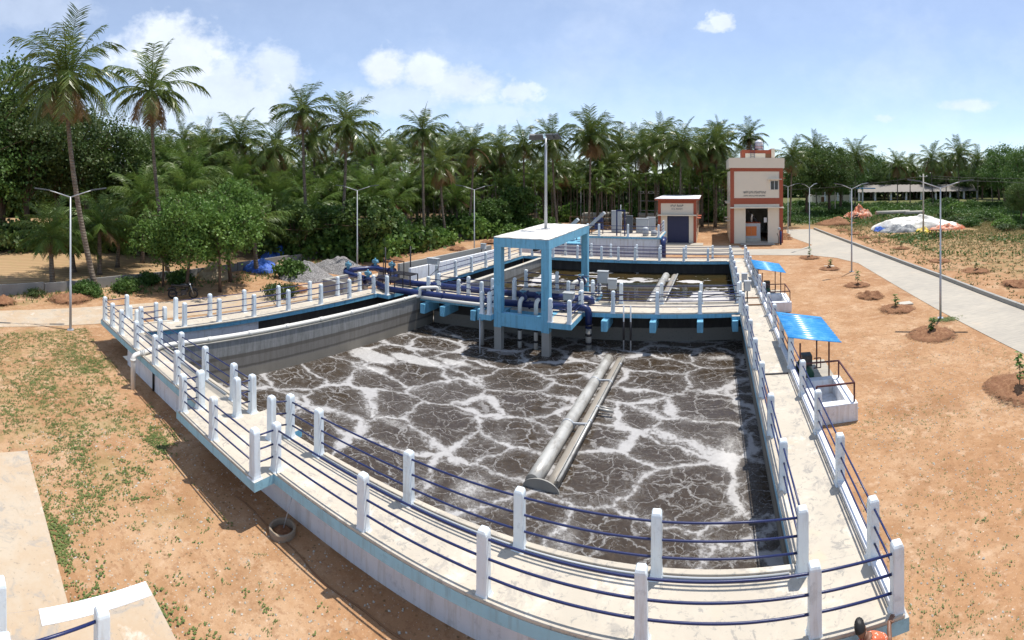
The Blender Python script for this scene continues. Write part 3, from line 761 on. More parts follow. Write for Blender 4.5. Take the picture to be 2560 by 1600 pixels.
# near-left lower deck (corner of a second basin)
nb = thing('second_basin', 'ochre concrete deck of another basin in the near left corner', 'basin', (-8,1,0))
deck('walkway', [(-11.2,-1.2),(-7.062,-1.2),(-7.062,1.75),(-11.2,1.80)], ['wall_white']*4, .80, DK, nb, 'deck_ochre')
deck('walkway', [(-7.06,-1.2),(-3.2,-1.2),(-3.2,3.0),(-7.06,3.02)], ['wall_white']*4, .80, DK, nb, 'deck_ochre')
obj('white_strip', MB().box((-7.05,1.30,DK+.0015), (-6.78,3.0,DK+.012)), M['tank_white'], nb)
obj('outer_wall', MB().box((-10.9,-1.0,-.2), (-3.4,1.5,.798)), M['wall_white'], nb)
railing('short railing standing on the ochre deck, near left corner', [[(-5.76,1.86),(-5.62,.62)], [(-5.62,.62),(-5.5,-.6)]], group='railings on the ochre deck')
railing('railing at the left edge of the picture on the ochre deck', [[(-6.43,.66),(-8.3,.66),(-10.2,.66)]], group='railings on the ochre deck')
for (x, y, r_) in [(-8.05,1.47,.05), (-7.0,1.28,.05), (-7.35,1.02,.04)]:
    pass

# ------------------------------------------------------------------ blue portal frame with platform
gx0, gx1, gy0, gy1 = -9.86, -7.12, 20.45, 27.6
gt = thing('portal_frame', 'tall sky blue concrete portal frame standing over the middle walkway', 'frame', ((gx0+gx1)/2,(gy0+gy1)/2,WZ))
cw = .38
for (x, y) in [(gx0,gy0),(gx1-cw,gy0)]:
    c_ = obj('column', MB().box((x,y,.45), (x+cw,y+cw,4.2)), M['sky_blue'], gt, .012)
    obj('column_foot', MB().box((x+.012,y+.012,-1.4), (x+cw-.012,y+cw-.012,.448)), M['concrete_grey'], gt, .01)
for (x, y) in [(gx0,gy1-.36),(gx1-cw,gy1-.36)]:
    obj('column', MB().box((x,y,-1.2), (x+cw,y+.36,4.2)), M['sky_blue'], gt, .012)
obj('roof_beam', MB().box((gx0-.004,gy0-.004,4.202), (gx1+.004,gy0+.32,4.62)), M['sky_blue'], gt)
obj('roof_beam', MB().box((gx0-.004,gy1-.34,4.202), (gx1+.004,gy1+.004,4.62)), M['sky_blue'], gt)
obj('roof_beam', MB().box((gx0-.004,gy0+.322,4.202), (gx0+.30,gy1-.342,4.62)), M['sky_blue'], gt)
obj('roof_beam', MB().box((gx1-.30,gy0+.322,4.202), (gx1+.004,gy1-.342,4.62)), M['sky_blue'], gt)
obj('hoist_beam', MB().bar((-7.95,gy0+.32,4.12),(-7.95,gy1-.34,4.12), .14, .16), M['dark_metal'], gt)
def roofslab():
    t = NT('roof_screed')
    a = t.noise(1.8, 8, .75, dist=.6); v = t.noise(9, 6, .75)
    c = t.mix(t.ramp(a, .42, .62), (.74,.72,.68), (.56,.53,.47)); c = t.mix(t.m('MULTIPLY', t.ramp(v, .57, .64), .8), c, (.22,.2,.17))
    t.set(c, .9); t.bump(v, .5, .03)
    mb = MB(); n = 14; m_ = 24
    for j in range(m_+1):
        for i in range(n+1):
            x = gx0-.012+(gx1-gx0+.024)*i/n; y = gy0-.012+(gy1-gy0+.024)*j/m_
            e = i in (0,n) or j in (0,m_)
            mb.v.append((x + (R.uniform(-.012,.004) if i==0 else 0), y + (R.uniform(-.012,.006) if j==0 else 0), 4.66 + R.uniform(-.012,.014)))
    for j in range(m_):
        for i in range(n): mb.f.append([j*(n+1)+i,j*(n+1)+i+1,(j+1)*(n+1)+i+1,(j+1)*(n+1)+i]); mb.m.append(0); mb.sm.append(True)
    mb.box((gx0-.004,gy0-.004,4.622), (gx1+.004,gy1+.004,4.645))
    return obj('roof_slab', mb, t.mat, gt)
roofslab()
obj('tie_beam', MB().box((gx0+.382,gy0+.01,.52), (gx1-.382,gy0+.30,1.13)), M['sky_blue'], gt, .01)
obj('tie_beam', MB().box((gx0+.01,gy0+.382,.60), (gx0+.28,midF(gx0)-.004,1.045)), M['sky_blue'], gt)
obj('tie_beam', MB().box((gx1-.28,gy0+.382,.60), (gx1-.01,midF(gx1)-.004,1.045)), M['sky_blue'], gt)
pl = thing('platform', 'small concrete platform with blue edge under the portal frame', 'platform', (-8.3,21.2,.8))
deck('slab', [(-10.5,20.15),(gx0-.002,20.15),(gx0-.002,midF(-10)-.004),(-10.5,midF(-10.5)-.004)], [SB]*4, .80, DK, pl)
deck('slab', [(gx1+.002,20.15),(-6.0,20.15),(-6.0,midF(-6)-.004),(gx1+.002,midF(-7)-.004)], [SB]*4, .80, DK, pl)
deck('slab', [(-9.5,21.5),(-7.45,21.5),(-7.45,midF(-7.4)-.004),(-9.5,midF(-9.5)-.004)], [SB]*4, .80, 1.04, pl)
railing('left platform railing beside the blue portal frame', [[(-10.0,20.28),(-10.38,20.28),(-10.38,21.6)]], hz=(.31,.585,.88))
railing('right platform railing beside the blue portal frame', [[(-7.0,20.28),(-6.12,20.28),(-6.12,22.1)]])
railing('railing behind the blue portal frame along the rear basin', [[(-10.2,23.75),(-8.6,23.85),(-7.3,24.0),(-6.6,24.05)]])
deck('slab', [(-10.6,midB(-10.6)+.004),(-6.0,midB(-6)+.004),(-6.0,26.2),(-10.6,26.2)], [SB]*4, .80, DK, pl)
railing('railing of the rear platform under the blue portal frame', [[(-10.5,26.1),(-8.6,26.1),(-6.15,26.1)], [(-6.15,26.1),(-6.15,24.6)]])

# floodlight mast on the frame roof
mx, my = -8.75, 24.6
fl = thing('floodlight_mast', 'galvanised floodlight mast standing on the roof of the blue frame', 'floodlight', (mx,my,4.67))
obj('base_plate', MB().box((mx-.2,my-.2,4.665),(mx+.2,my+.2,4.695)), M['galv'], fl)
obj('pole', MB().tube([(mx,my,4.69),(mx,my,7.2),(mx,my,9.55)], [.085,.075,.06], 12), M['galv'], fl)
obj('crossarm', MB().bar((mx-.75,my,9.5),(mx+.75,my,9.5),.06,.06), M['galv'], fl)
for (dx, rz) in ((-.68,.5),(-.30,.15),(.30,-.15),(.68,-.5)):
    Mx = Euler((math.radians(48),0,rz)).to_matrix()
    h = obj('floodlight', MB().cbox((mx+dx,my-.18,9.62),(.40,.12,.36),0,Mx), M['dark_cab'], fl, .01)
    obj('lens', MB().cbox(Vector((mx+dx,my-.18,9.62))+Mx@Vector((0,-.053,0)),(.26,.008,.2),0,Mx), M['tank_white'], h)
# chain hoist
ho = thing('chain_hoist', 'yellow chain hoist hanging under the blue portal frame', 'hoist', (-7.95,22.0,4.0))
hb = MB().lathe([(.0,-.13),(.12,-.11),(.15,0),(.12,.11),(0,.13)], (-7.95,22.0,3.85), 12, 0, True, Euler((PI/2,0,0)).to_matrix())
obj('hoist_body', hb, M['orange_box'], ho); obj('hook_strap', MB().box((-7.98,21.97,3.95),(-7.92,22.03,4.05)), M['dark_metal'], ho)
for (dx, dy, zl) in ((-.06,0,1.9),(.0,.03,1.6),(.07,-.02,2.0),(.12,.02,1.3)):
    obj('chain', MB().tube([(-7.95+dx*.6,22.0+dy,3.8),(-7.95+dx,22+dy,2.6),(-7.95+dx*1.2,22+dy,zl)], .013, 5), M['brown_wood'], ho)

# ------------------------------------------------------------------ decanters
def decanter(label, x0, y0, x1, y1, z, r):
    t = thing('decanter', label, 'decanter', ((x0+x1)/2,(y0+y1)/2,z), 'floating decanters in the basins')
    d = Vector((x1-x0,y1-y0,0)); L = d.length; d.normalize(); s = Vector((d.y,-d.x,0))
    A = Vector((x0,y0,z)); B = Vector((x1,y1,z))
    p = [A.lerp(B, i/12) for i in range(13)]
    obj('float_tube', MB().tube(p, r, 20), M['decanter_metal'], t)
    o2 = s*(r*2.45); q = [v+o2+Vector((0,0,-.06)) for v in p]
    obj('weir_tube', MB().tube(q, r*.82, 18), M['decanter_stained'], t)
    o3 = s*(r*3.35)
    obj('side_pipe', MB().tube([A+o3+Vector((0,0,.14)), B+o3+Vector((0,0,.14))], r*.22, 8), M['decanter_metal'], t)
    obj('weir_plate', MB().bar(A+s*(r*3.0)+Vector((0,0,.06)), B+s*(r*3.0)+Vector((0,0,.06)), .02, .2), M['decanter_metal'], t)
    for f in (.34,.72):
        c = A.lerp(B, f)
        bd = MB()
        bd.tube([c-d*.04, c+d*.04], r*1.07, 20)
        bd.bar(c+s*r*.9+Vector((0,0,.10)), c+s*(r*3.5)+Vector((0,0,.15)), .07, .05)
        obj('clamp_band', bd, M['galv'], t)
    for f in (.36,.47,.70,.9):
        c = A.lerp(B, f)+o3+Vector((0,0,.14)); obj('coupling', MB().tube([c-d*.05,c+d*.05], r*.32, 8), M['galv'], t)
    c = A.lerp(B,.47)+o3+Vector((0,0,.10))
    obj('outlet_stub', MB().tube([c, c+s*.55-Vector((0,0,.05))], .05, 8).tube([c+d*.18, c+d*.18+s*.42-Vector((0,0,.05))], .035, 8), M['decanter_metal'], t)
    e = MB(); n = 16; cen = A - d*.03 + o2*.5; W = r*2.45; pts = []
    for i in range(n+1):
        a = PI*i/n; pts.append(cen + s*(math.cos(a)*W) + Vector((0,0,math.sin(a)*r*1.35-.12)))
    for off in (-.02,.02):
        for v in pts: e.v.append(tuple(v+d*off))
    m_ = n+1
    e.f += [list(range(m_)), list(range(m_,2*m_))[::-1]] + [[i,i+1,m_+i+1,m_+i] for i in range(n)] + [[n,0,m_,2*m_-1]]
    e.m += [0]*len(e.f); e.sm += [False]*len(e.f)
    obj('end_plate', e, M['concrete_grey'], t)
decanter('twin tube grey metal decanter floating in the foaming front basin', -4.55, 11.75, -4.45, 20.7, WZ+.12, .205)
decanter('twin tube grey metal decanter floating in the still rear basin', -3.5, 27.0, -3.3, 35.3, WZ2+.14, .25)

# ------------------------------------------------------------------ pipework
def elbow(pts, r=.35, n=6):
    """round the corners of a pipe path"""
    out = [Vector(pts[0])]
    for i in range(1, len(pts)-1):
        p0, p, p1 = Vector(pts[i-1]), Vector(pts[i]), Vector(pts[i+1])
        a = (p0-p); b = (p1-p); rr = min(r, a.length*.49, b.length*.49)
        a = p + a.normalized()*rr; b = p + b.normalized()*rr
        for k in range(n+1):
            t = k/n; out.append(a*(1-t)**2 + p*2*t*(1-t) + b*t*t)
    out.append(Vector(pts[-1])); return out
def flange(mb, p, d, r, w=.05):
    p = Vector(p); d = Vector(d).normalized(); mb.tube([p-d*w/2, p+d*w/2], r, 14); return mb
pA = thing('header_pipe', 'navy header pipe along the front of the middle walkway, ending in a drop elbow', 'pipe', (-10,21.6,1.3))
obj('pipe', MB().tube(elbow([(-16.6,21.0,1.28),(-14.5,21.28,1.28),(-9.9,21.72,1.28),(-6.3,22.05,1.30),(-5.72,22.08,1.30),(-5.72,22.08,.35)], .42), .165, 14), M['navy_pipe'], pA)
for x in (-13.2,-10.9,-8.6,-6.9): obj('flange', flange(MB(), (x,21.40+(x+13.2)*.096,1.285), (1,.096,0), .215), M['navy_pipe'], pA)
obj('flange', flange(MB(), (-5.72,22.08,.5), (0,0,1), .22), M['dark_metal'], pA)
obj('drop_pipe', MB().tube([(-5.72,22.08,.45),(-5.72,22.08,-.8)], .15, 12), M['concrete_grey'], pA)
for zz in (.1,-.3): obj('pipe_band', MB().tube([(-5.72,22.08,zz-.12),(-5.72,22.08,zz)], .158, 12), M['dark_metal'], pA)
pB = thing('header_pipe', 'navy header pipe along the rear of the middle walkway', 'pipe', (-10,23.4,1.3))
obj('pipe', MB().tube(elbow([(-18.8,22.9,1.28),(-16.3,23.0,1.28),(-14.3,23.28,1.3),(-9.0,23.62,1.3),(-6.4,23.72,1.3),(-6.0,23.75,1.3),(-6.0,23.75,.9)], .4), .17, 14), M['navy_pipe'], pB)
for x in (-15.0,-12.0,-9.4,-7.2): obj('flange', flange(MB(), (x,23.24+(x+15)*.066,1.3), (1,.064,0), .22), M['navy_pipe'], pB)
# pump risers with valves under the frame
for i, (x, y, nm) in enumerate([(-8.85,21.35,'left'),(-8.05,21.4,'right')]):
    t = thing('pump_riser', f'white pipe elbow with round blue valve, {nm} of the two under the blue frame', 'pipe', (x,y,WZ), 'pump risers under the frame')
    obj('pipe', MB().tube(elbow([(x,y-.15,-1.0),(x,y-.15,1.62),(x,y+.45,1.62)], .3), .10, 12), M['pvc_white'], t)
    for zz in (-.2,.3): obj('pipe_band', MB().tube([(x,y-.15,zz-.1),(x,y-.15,zz)], .107, 12), M['dark_metal'], t)
    v = obj('valve_body', MB().tube([(x,y+.18,1.62),(x,y+.36,1.62)], .2, 14), M['navy_pipe'], t)
    obj('hand_wheel', MB().tube([(x,y+.27,1.82),(x,y+.27,1.95)], .02, 6).lathe([(.10,1.94),(.16,1.94),(.16,1.97),(.10,1.97)], (x,y+.27,0), 14), M['valve_blue'], v)
t = thing('pump_riser', 'white pipe elbow with blue flanges behind the portal frame right leg', 'pipe', (-7.0,24.6,.9), 'pump risers under the frame')
obj('pipe', MB().tube(elbow([(-7.15,23.5,1.3),(-7.15,24.3,1.3),(-7.15,24.3,1.95),(-6.6,24.9,1.95)], .28), .12, 12), M['pvc_white'], t)
for q in ((-6.9,24.55,1.95),(-6.7,24.77,1.95)): obj('flange', flange(MB(), q, (1,1,0), .22, .06), M['navy_pipe'], t)
obj('hand_wheel', MB().tube([(-6.8,24.66,2.1),(-6.8,24.66,2.3)], .02, 6).lathe([(.1,2.28),(.15,2.28),(.15,2.31),(.1,2.31)], (-6.8,24.66,0), 12), M['valve_blue'], t)
# white plastic overflow pipe on the divider wall, crossing the near walkway and dropping to the ground
pv = thing('overflow_pipe', 'long white plastic pipe along the left wall dropping to the ground at the front', 'pipe', (-15.8,6.3,0))
obj('pipe', MB().tube(elbow([(-14.72,21.3,1.14),(-16.42,8.2,1.14),(-16.3,7.6,1.17),(-15.85,6.28,1.17),(-15.85,6.28,0)], .16), .085, 12), M['pvc_white'], pv)
for i in range(7):
    c = Vector((-14.72,21.3,1.14)).lerp(Vector((-16.42,8.2,1.14)), (i+.6)/7.4); obj('pipe_collar', MB().tube([c-Vector((-.012,-.09,0)), c+Vector((-.012,-.09,0))], .098, 12), M['pvc_white'], pv)
obj('pipe_collar', MB().tube([(-15.85,6.28,.98),(-15.85,6.28,1.06)], .1, 12), M['pvc_white'], pv)
obj('pipe_collar', MB().tube([(-15.95,6.6,1.17),(-16.01,6.76,1.17)], .1, 12), M['pvc_white'], pv)
pw = thing('plastic_pipe', 'white plastic pipe along the front edge of the middle walkway with raised loop', 'pipe', (-14,21.2,1.1))
obj('pipe', MB().tube(elbow([(-14.72,21.45,1.1),(-14.8,21.1,1.14),(-14.45,21.05,1.14),(-14.45,21.05,1.62),(-13.75,21.7,1.62),(-13.75,21.7,1.15)], .14), .085, 12), M['pvc_white'], pw)
obj('pipe', MB().tube(elbow([(-14.4,21.12,1.12),(-10.7,21.45,1.12),(-10.3,22.4,1.12)], .2), .085, 12), M['pvc_white'], pw)
# slender dip pipes on the right part
for i, x in enumerate((-4.05,-3.72)):
    t = thing('dip_pipe', ('left' if i == 0 else 'right') + ' thin dip pipe hanging from the middle walkway into the foam', 'pipe', (x,22.1,WZ), 'dip pipes')
    obj('pipe', MB().tube([(x,22.12,-.9),(x,22.12,1.5)], .035, 8), M['galv'], t)
    obj('sleeve', MB().tube([(x,22.12,-.1),(x,22.12,.75)], .05, 8), M['dark_metal'], t)
t = thing('dip_pipe', 'grey vent pipe under the left platform bracket of the blue frame', 'pipe', (-10.7,20.4,WZ), 'dip pipes')
obj('pipe', MB().tube([(-10.62,20.75,-.9),(-10.62,20.75,.8)], .10, 10), M['concrete_grey'], t)
obj('pipe_block', MB().box((-10.8,20.6,.6),(-10.52,20.9,1.12)), M['sky_blue'], t)
t = thing('dip_pipe', 'thin slanting grey rod dipping into foam left of the blue frame', 'pipe', (-10.3,20.0,WZ), 'dip pipes')
obj('rod', MB().tube([(-10.42,20.12,.85),(-10.15,19.6,-.8)], .03, 6), M['galv'], t)
# control cabinets on stands
def cabinet(name, label, x, y, z, w, d, h, legs, mat='grey_cab', rotz=0, face=None):
    t = thing(name, label, 'cabinet', (x,y,z), None, shift=False, rotz=rotz)
    obj('cabinet_body', MB().box((-w/2,-d/2,legs),(w/2,d/2,legs+h)), M[mat], t, .01)
    obj('door', MB().box((-w/2+.03,-d/2-.012,legs+.04),(w/2-.03,-d/2-.001,legs+h-.04)), M[face or mat], t, .004)
    obj('rain_hood', MB().box((-w/2-.03,-d/2-.06,legs+h+.001),(w/2+.03,d/2+.02,legs+h+.02)), M[mat], t)
    if legs > .1:
        for sx in (-1,1): obj('leg', MB().bar((sx*(w/2-.04),0,0),(sx*(w/2-.04),0,legs-.001),.04), M['dark_metal'], t)
        obj('brace', MB().bar((-w/2+.04,.03,legs*.3),(w/2-.04,.03,legs*.8),.025), M['dark_metal'], t)
    return t
cabinet('control_cabinet', 'grey control cabinet on legs on the platform right of the blue frame', -5.75, 25.3, DK, .55, .28, .62, .75)
cabinet('control_cabinet', 'small grey switch box on legs on the middle walkway right of blue frame', -5.0, 24.15, DK, .42, .25, .5, .72)
cabinet('control_cabinet', 'grey switch box clamped to the railing where middle and right walkways meet', 1.85, 24.9, DK, .26, .3, .5, .55, rotz=PI/2)
cabinet('control_cabinet', 'second grey switch box on the right walkway just beyond the middle walkway', 1.85, 27.2, DK, .26, .3, .48, .5, rotz=PI/2)
cabinet('control_cabinet', 'dark framed meter panel beside the railing of the far left walkway', -15.9, 24.6, DK, .75, .3, .35, 1.15)
cabinet('control_cabinet', 'low grey cabinet with open lid beside pump on the platform under the blue frame', -6.75, 22.3, DK, .5, .35, .35, .5)
cabinet('control_cabinet', 'small pale box on a dark post beside the footpath on the far left', -17.6, 34.6, 0, .4, .25, .42, 1.7)
# steel step-over plates on the left walkway
for i, (x, y, lab) in enumerate([(-17.1,21.6,'dark steel grating platform over the pipes, left end of the middle walkway'), (-17.2,23.2,'second dark steel grating step beside the far left walkway')]):
    t = thing('step_over', lab, 'platform', (x,y,DK), 'steel step-overs')
    for k in range(7): obj('grating_bar', MB().box((x-.6,y-.42+k*.12,1.72),(x+.9,y-.36+k*.12,1.76)), M['dark_metal'], t)
    for (sx, sy) in ((-.58,-.4),(.86,-.4),(-.58,.36),(.86,.36)): obj('leg', MB().bar((x+sx,y+sy,DK),(x+sx,y+sy,1.72),.05), M['dark_metal'], t)
    for k in range(3): obj('tread', MB().box((x-.95-.22*k,y-.35,1.52-.2*k),(x-.72-.22*k,y+.35,1.55-.2*k)), M['dark_metal'], t)
    if i == 0:
        for (sx, sy) in ((-.58,.4),(.9,.4),(.2,.4)): obj('hand_rail', MB().bar((x+sx,y+sy,1.76),(x+sx,y+sy,2.7),.04), M['dark_metal'], t)
        obj('hand_rail', MB().bar((x-.58,y+.4,2.7),(x+.9,y+.4,2.7),.04), M['dark_metal'], t)
# valve loop left of the walkway
vl = thing('valve_manifold', 'navy pipe loop with pale blue valve actuators left of the walkway', 'manifold', (-20.5,24.6,0))
loop = elbow([(-16.6,21.0,1.28),(-18.6,22.3,1.15),(-20.6,23.6,.95),(-22.7,23.9,.95),(-23.0,25.0,.95),(-22.4,26.6,.95),(-20.6,26.5,.95),(-18.8,24.9,1.1),(-18.8,22.9,1.28)], .7)
obj('pipe', MB().tube(loop, .17, 14), M['navy_pipe'], vl)
for (x, y) in ((-22.8,24.5),(-22.2,26.7),(-20.5,26.45),(-19.8,23.1)):
    vb = MB().tube([(x,y,.95),(x,y,1.36)], .12, 12); vb.cbox((x,y,1.42),(.34,.28,.22)); vb.tube([(x-.26,y,1.42),(x+.27,y,1.42)], .08, 10); vb.tube([(x,y,1.5),(x,y,1.66)], .05, 8)
    a = obj('valve_actuator', vb, M['valve_blue'], vl)
    for s in (-.22,.22): obj('flange', flange(MB(), (x+s,y,.95), (1,0,0), .25), M['navy_pipe'], vl)
for (x, y) in ((-19.6,24.6),(-18.6,26.0)): obj('vent_pipe', MB().tube([(x,y,.2),(x,y,2.9)], .045, 8), M['dark_metal'], vl)
for (x, y) in ((-20.6,23.6),(-22.9,25.2),(-21.5,26.6)): obj('pipe_support', MB().box((x-.2,y-.2,0),(x+.2,y+.2,.78)), M['concrete_grey'], vl)
# cut valves at the divider
vm_ = thing('gate_valve', 'pale blue gate valve lying under pipes beside the dark channel', 'valve', (-15.4,21.7,.6))
obj('valve_body', MB().tube([(-15.6,21.6,.75),(-14.95,21.75,.75)], .14, 12).cbox((-15.3,21.66,.95),(.25,.25,.25)), M['valve_blue'], vm_)
for q in ((-15.55,21.61,.75),(-15.05,21.73,.75)): obj('flange', flange(MB(), q, (1,.2,0), .2), M['valve_blue'], vm_)
# grey low chamber and white channel left of the walkways
ch = thing('valve_chamber', 'low grey concrete chamber beside the left walkway', 'chamber', (-20.3,21.0,0))
obj('chamber_wall', MB().box((-20.9,20.2,0),(-19.2,20.45,1.35)), M['concrete_grey'], ch); obj('chamber_wall', MB().box((-20.9,20.452,0),(-20.65,22.2,1.35)), M['concrete_grey'], ch)
wc = thing('white_channel', 'long white walled channel running beside the far left walkway', 'channel', (-17.9,31,0))
obj('channel_wall', MB().prism([(-18.4,25.5),(-18.2,25.5),(-16.9,36.5),(-17.1,36.5)], 0, 1.55), M['wall_white'], wc)
obj('channel_wall', MB().prism([(-19.3,25.5),(-19.1,25.5),(-17.8,36.5),(-18.0,36.5)], 0, 1.75), M['concrete_grey'], wc)
# cable sagging along the middle front rail
cb = thing('cable', 'black cable slung along the front rail of the middle walkway', 'cable', (-2,22.6,1.8))
pts = []
for i in range(25):
    u = i/24; x = -6.0+7.4*u; pts.append((x, midF(x)+.05, 1.92-.12*math.sin(u*PI*3.5)**2))
obj('cable_run', MB().tube(pts, .022, 6), M['black_plastic'], cb)
# loose planks / threshold bars on the right walkway
for i, (y, lab) in enumerate([(15.6,'near thin steel bar lying across the right walkway'),(24.1,'brown timber strip across right walkway at the middle walkway, nearer'),(25.5,'brown timber strip across right walkway at the middle walkway, farther')]):
    tag(obj('threshold_strip', MB().box((1.52,y-.04,DK+.003),(2.5,y+.04,DK+(.03 if i==0 else .06))), M['dark_metal' if i==0 else 'brown_wood']), lab, 'strip', 'strips across the right walkway')
pk = obj('plank', MB().bar((1.62,13.2,DK+.035),(1.58,15.5,DK+.035),.12,.03), M['brown_wood']); tag(pk, 'narrow brown plank lying along the inner rail of the right walkway', 'plank')
# ------------------------------------------------------------------ buildings
def text_mesh(body, size, mat, parent, loc, name='lettering', width=None):
    cu = bpy.data.curves.new('txt', 'FONT'); cu.body = body; cu.size = size; cu.align_x = 'CENTER'; cu.extrude = .008
    try: cu.font = bpy.data.fonts.load(FONTP) if FONTP else cu.font
    except Exception: pass
    o = bpy.data.objects.new('txt', cu); COL.objects.link(o)
    dg = bpy.context.evaluated_depsgraph_get(); me = bpy.data.meshes.new_from_object(o.evaluated_get(dg))
    bpy.data.objects.remove(o)
    me.transform(Matrix.Rotation(PI/2, 4, 'X'))
    if width and len(me.vertices):
        xs = [v.co.x for v in me.vertices]; k = width/max(.01, max(xs)-min(xs)); me.transform(Matrix.Diagonal((k,1,1,1)))
    me.materials.clear(); me.materials.append(M[mat])
    q = bpy.data.objects.new(name, me); COL.objects.link(q); q.parent = parent; q.location = loc; return q
FONTP = None
# --- admin and blower building: local frame, x to the right, front face y = 0
ab = thing('admin_building', 'two storey cream and rust red building with open ground floor bay', 'building', (2.12,54.3,0), shift=False)
W_, D_, H_ = 5.97, 11.0, 8.15
mb = MB()
mb.box((.0,.0,0),(.42,.42,H_),1).box((W_-.42,0,0),(W_,.42,H_),1)                               # corner pilasters
mb.box((.0,.42,0),(.3,D_,H_),0).box((W_-.3,.42,0),(W_,D_,H_),0).box((.3,D_-.3,0),(W_-.3,D_,H_),0)
obj('wall', mb, [M['cream_wall'], M['rust_band']], ab)
obj('front_panel', MB().box((.42,.06,0),(1.72,.36,4.05)), M['cream_wall'], ab)
obj('front_panel', MB().box((4.25,.06,0),(5.55,.36,4.05)), M['cream_wall'], ab)
obj('front_panel', MB().box((.42,.05,5.1),(4.52,.36,8.1)), M['cream_wall'], ab)
obj('front_panel', MB().box((4.522,.05,5.1),(5.54,.36,6.05)), M['cream_wall'], ab); obj('front_panel', MB().box((4.522,.05,7.08),(5.54,.36,8.1)), M['cream_wall'], ab); obj('front_panel', MB().box((5.46,.052,6.052),(5.54,.36,7.078)), M['cream_wall'], ab)
obj('band', MB().box((.422,.02,4.42),(W_-.422,.4,5.098)), M['rust_band'], ab)
obj('band', MB().box((.422,.02,8.102),(W_-.422,.4,8.48)).box((.0,.0,8.152),(.42,.42,8.48)).box((W_-.42,0,8.152),(W_,.42,8.48)), M['rust_band'], ab)
obj('door_lintel', MB().box((.422,.03,4.052),(W_-.422,.38,4.418)), M['cream_wall'], ab)
obj('sunshade', MB().box((-.02,-.55,3.98),(W_+.02,.0,4.10)), M['cream_wall'], ab)
obj('parapet', MB().box((-.14,-.14,8.482),(W_+.14,D_+.14,9.62)), M['cream_wall'], ab)
wn_ = obj('window', MB().box((4.53,.14,6.06),(5.455,.16,7.07)), M['glass'], ab)
obj('window_frame', MB().box((4.53,.09,6.052),(4.58,.139,7.07)).box((5.405,.09,6.052),(5.455,.139,7.07)).box((4.97,.09,6.052),(5.02,.139,7.07)).box((4.582,.09,7.02),(4.968,.139,7.07)).box((5.022,.09,7.02),(5.403,.139,7.07)), M['post_white'], wn_)
obj('window_shade', MB().box((4.25,-.45,7.18),(5.78,.048,7.27)), M['cream_wall'], ab)
obj('side_shade', MB().box((W_+.002,2.0,7.3),(W_+.6,3.6,7.38)), M['rust_band'], ab)
for (y, z) in ((2.2,4.4),(5.5,4.4),(2.2,2.3),(6.5,2.3)): obj('side_shade', MB().box((-.45,y,z),(-.002,y+1.3,z+.08)), M['cream_wall'], ab)
for y in (2.0,5.0,8.0): obj('side_shade', MB().box((W_+.002,y,2.2),(W_+.12,y+.25,2.5)), M['rust_band'], ab)
# stair-head room on the roof
obj('stair_head', MB().box((1.4,1.4,9.622),(5.0,5.0,10.6)), M['rust_band'], ab)
obj('stair_head_panel', MB().box((1.78,1.35,9.63),(4.1,1.398,10.2)), M['cream_wall'], ab)
obj('stair_head_panel', MB().box((4.8,1.3,9.625),(5.2,5.02,10.78)), M['cream_wall'], ab)
obj('stair_head_door', MB().box((4.12,1.36,9.63),(4.72,1.397,10.15)), M['brown_wood'], ab)
ld = obj('ladder', MB().bar((2.40,1.2,9.62),(2.40,1.25,11.2),.04).bar((2.82,1.2,9.62),(2.82,1.25,11.2),.04), M['navy_rail'], ab)
for k in range(6): obj('rung', MB().bar((2.42,1.21,9.8+k*.26),(2.80,1.21,9.8+k*.26),.03), M['navy_rail'], ab)
obj('roof_floor', MB().box((.3,.42,4.2),(W_-.3,D_-.3,4.4)), M['cream_wall'], ab)
obj('floor_slab', MB().box((1.722,.2,.02),(4.248,D_-.31,.14)), M['road_concrete'], ab)
obj('lightning_rod', MB().tube([(3.72,2.2,10.6),(3.72,2.2,12.9)], .02, 6), M['galv'], ab)
text_mesh('ಆಡಳಿತ ಮತ್ತು ಬ್ಲೋವರ್ ಕಟ್ಟಡ', .40, 'dark_cab', ab, (2.75,.04,5.62), width=2.55)
text_mesh('ADMIN AND BLOWER BUILDING', .26, 'dark_cab', ab, (2.72,.04,5.28), width=2.45)
wt = thing('water_tank', 'white plastic water tank in a blue frame on the admin building roof', 'water tank', (5.5,56.6,10.6))
prof = [(0,10.78),(.46,10.78),(.48,10.85),(.47,11.05),(.49,11.07),(.47,11.1),(.47,11.32),(.49,11.34),(.47,11.37),(.46,11.58),(.36,11.74),(.16,11.80),(.15,11.86),(0,11.87)]
obj('tank_body', MB().lathe(prof, (5.6,56.9,0), 20), M['tank_white'], wt)
for (dx, dy) in ((-.5,-.5),(.5,-.5),(.5,.5),(-.5,.5)): obj('frame_leg', MB().bar((5.6+dx,56.9+dy,10.602),(5.6+dx,56.9+dy,11.5),.05), M['navy_rail'], wt)
for z in (10.75,11.1,11.48):
    obj('frame_rail', MB().bar((5.1,56.4,z),(6.1,56.4,z),.04).bar((5.1,57.4,z),(6.1,57.4,z),.04).bar((5.1,56.4,z),(5.1,57.4,z),.04).bar((6.1,56.4,z),(6.1,57.4,z),.04), M['navy_rail'], wt)
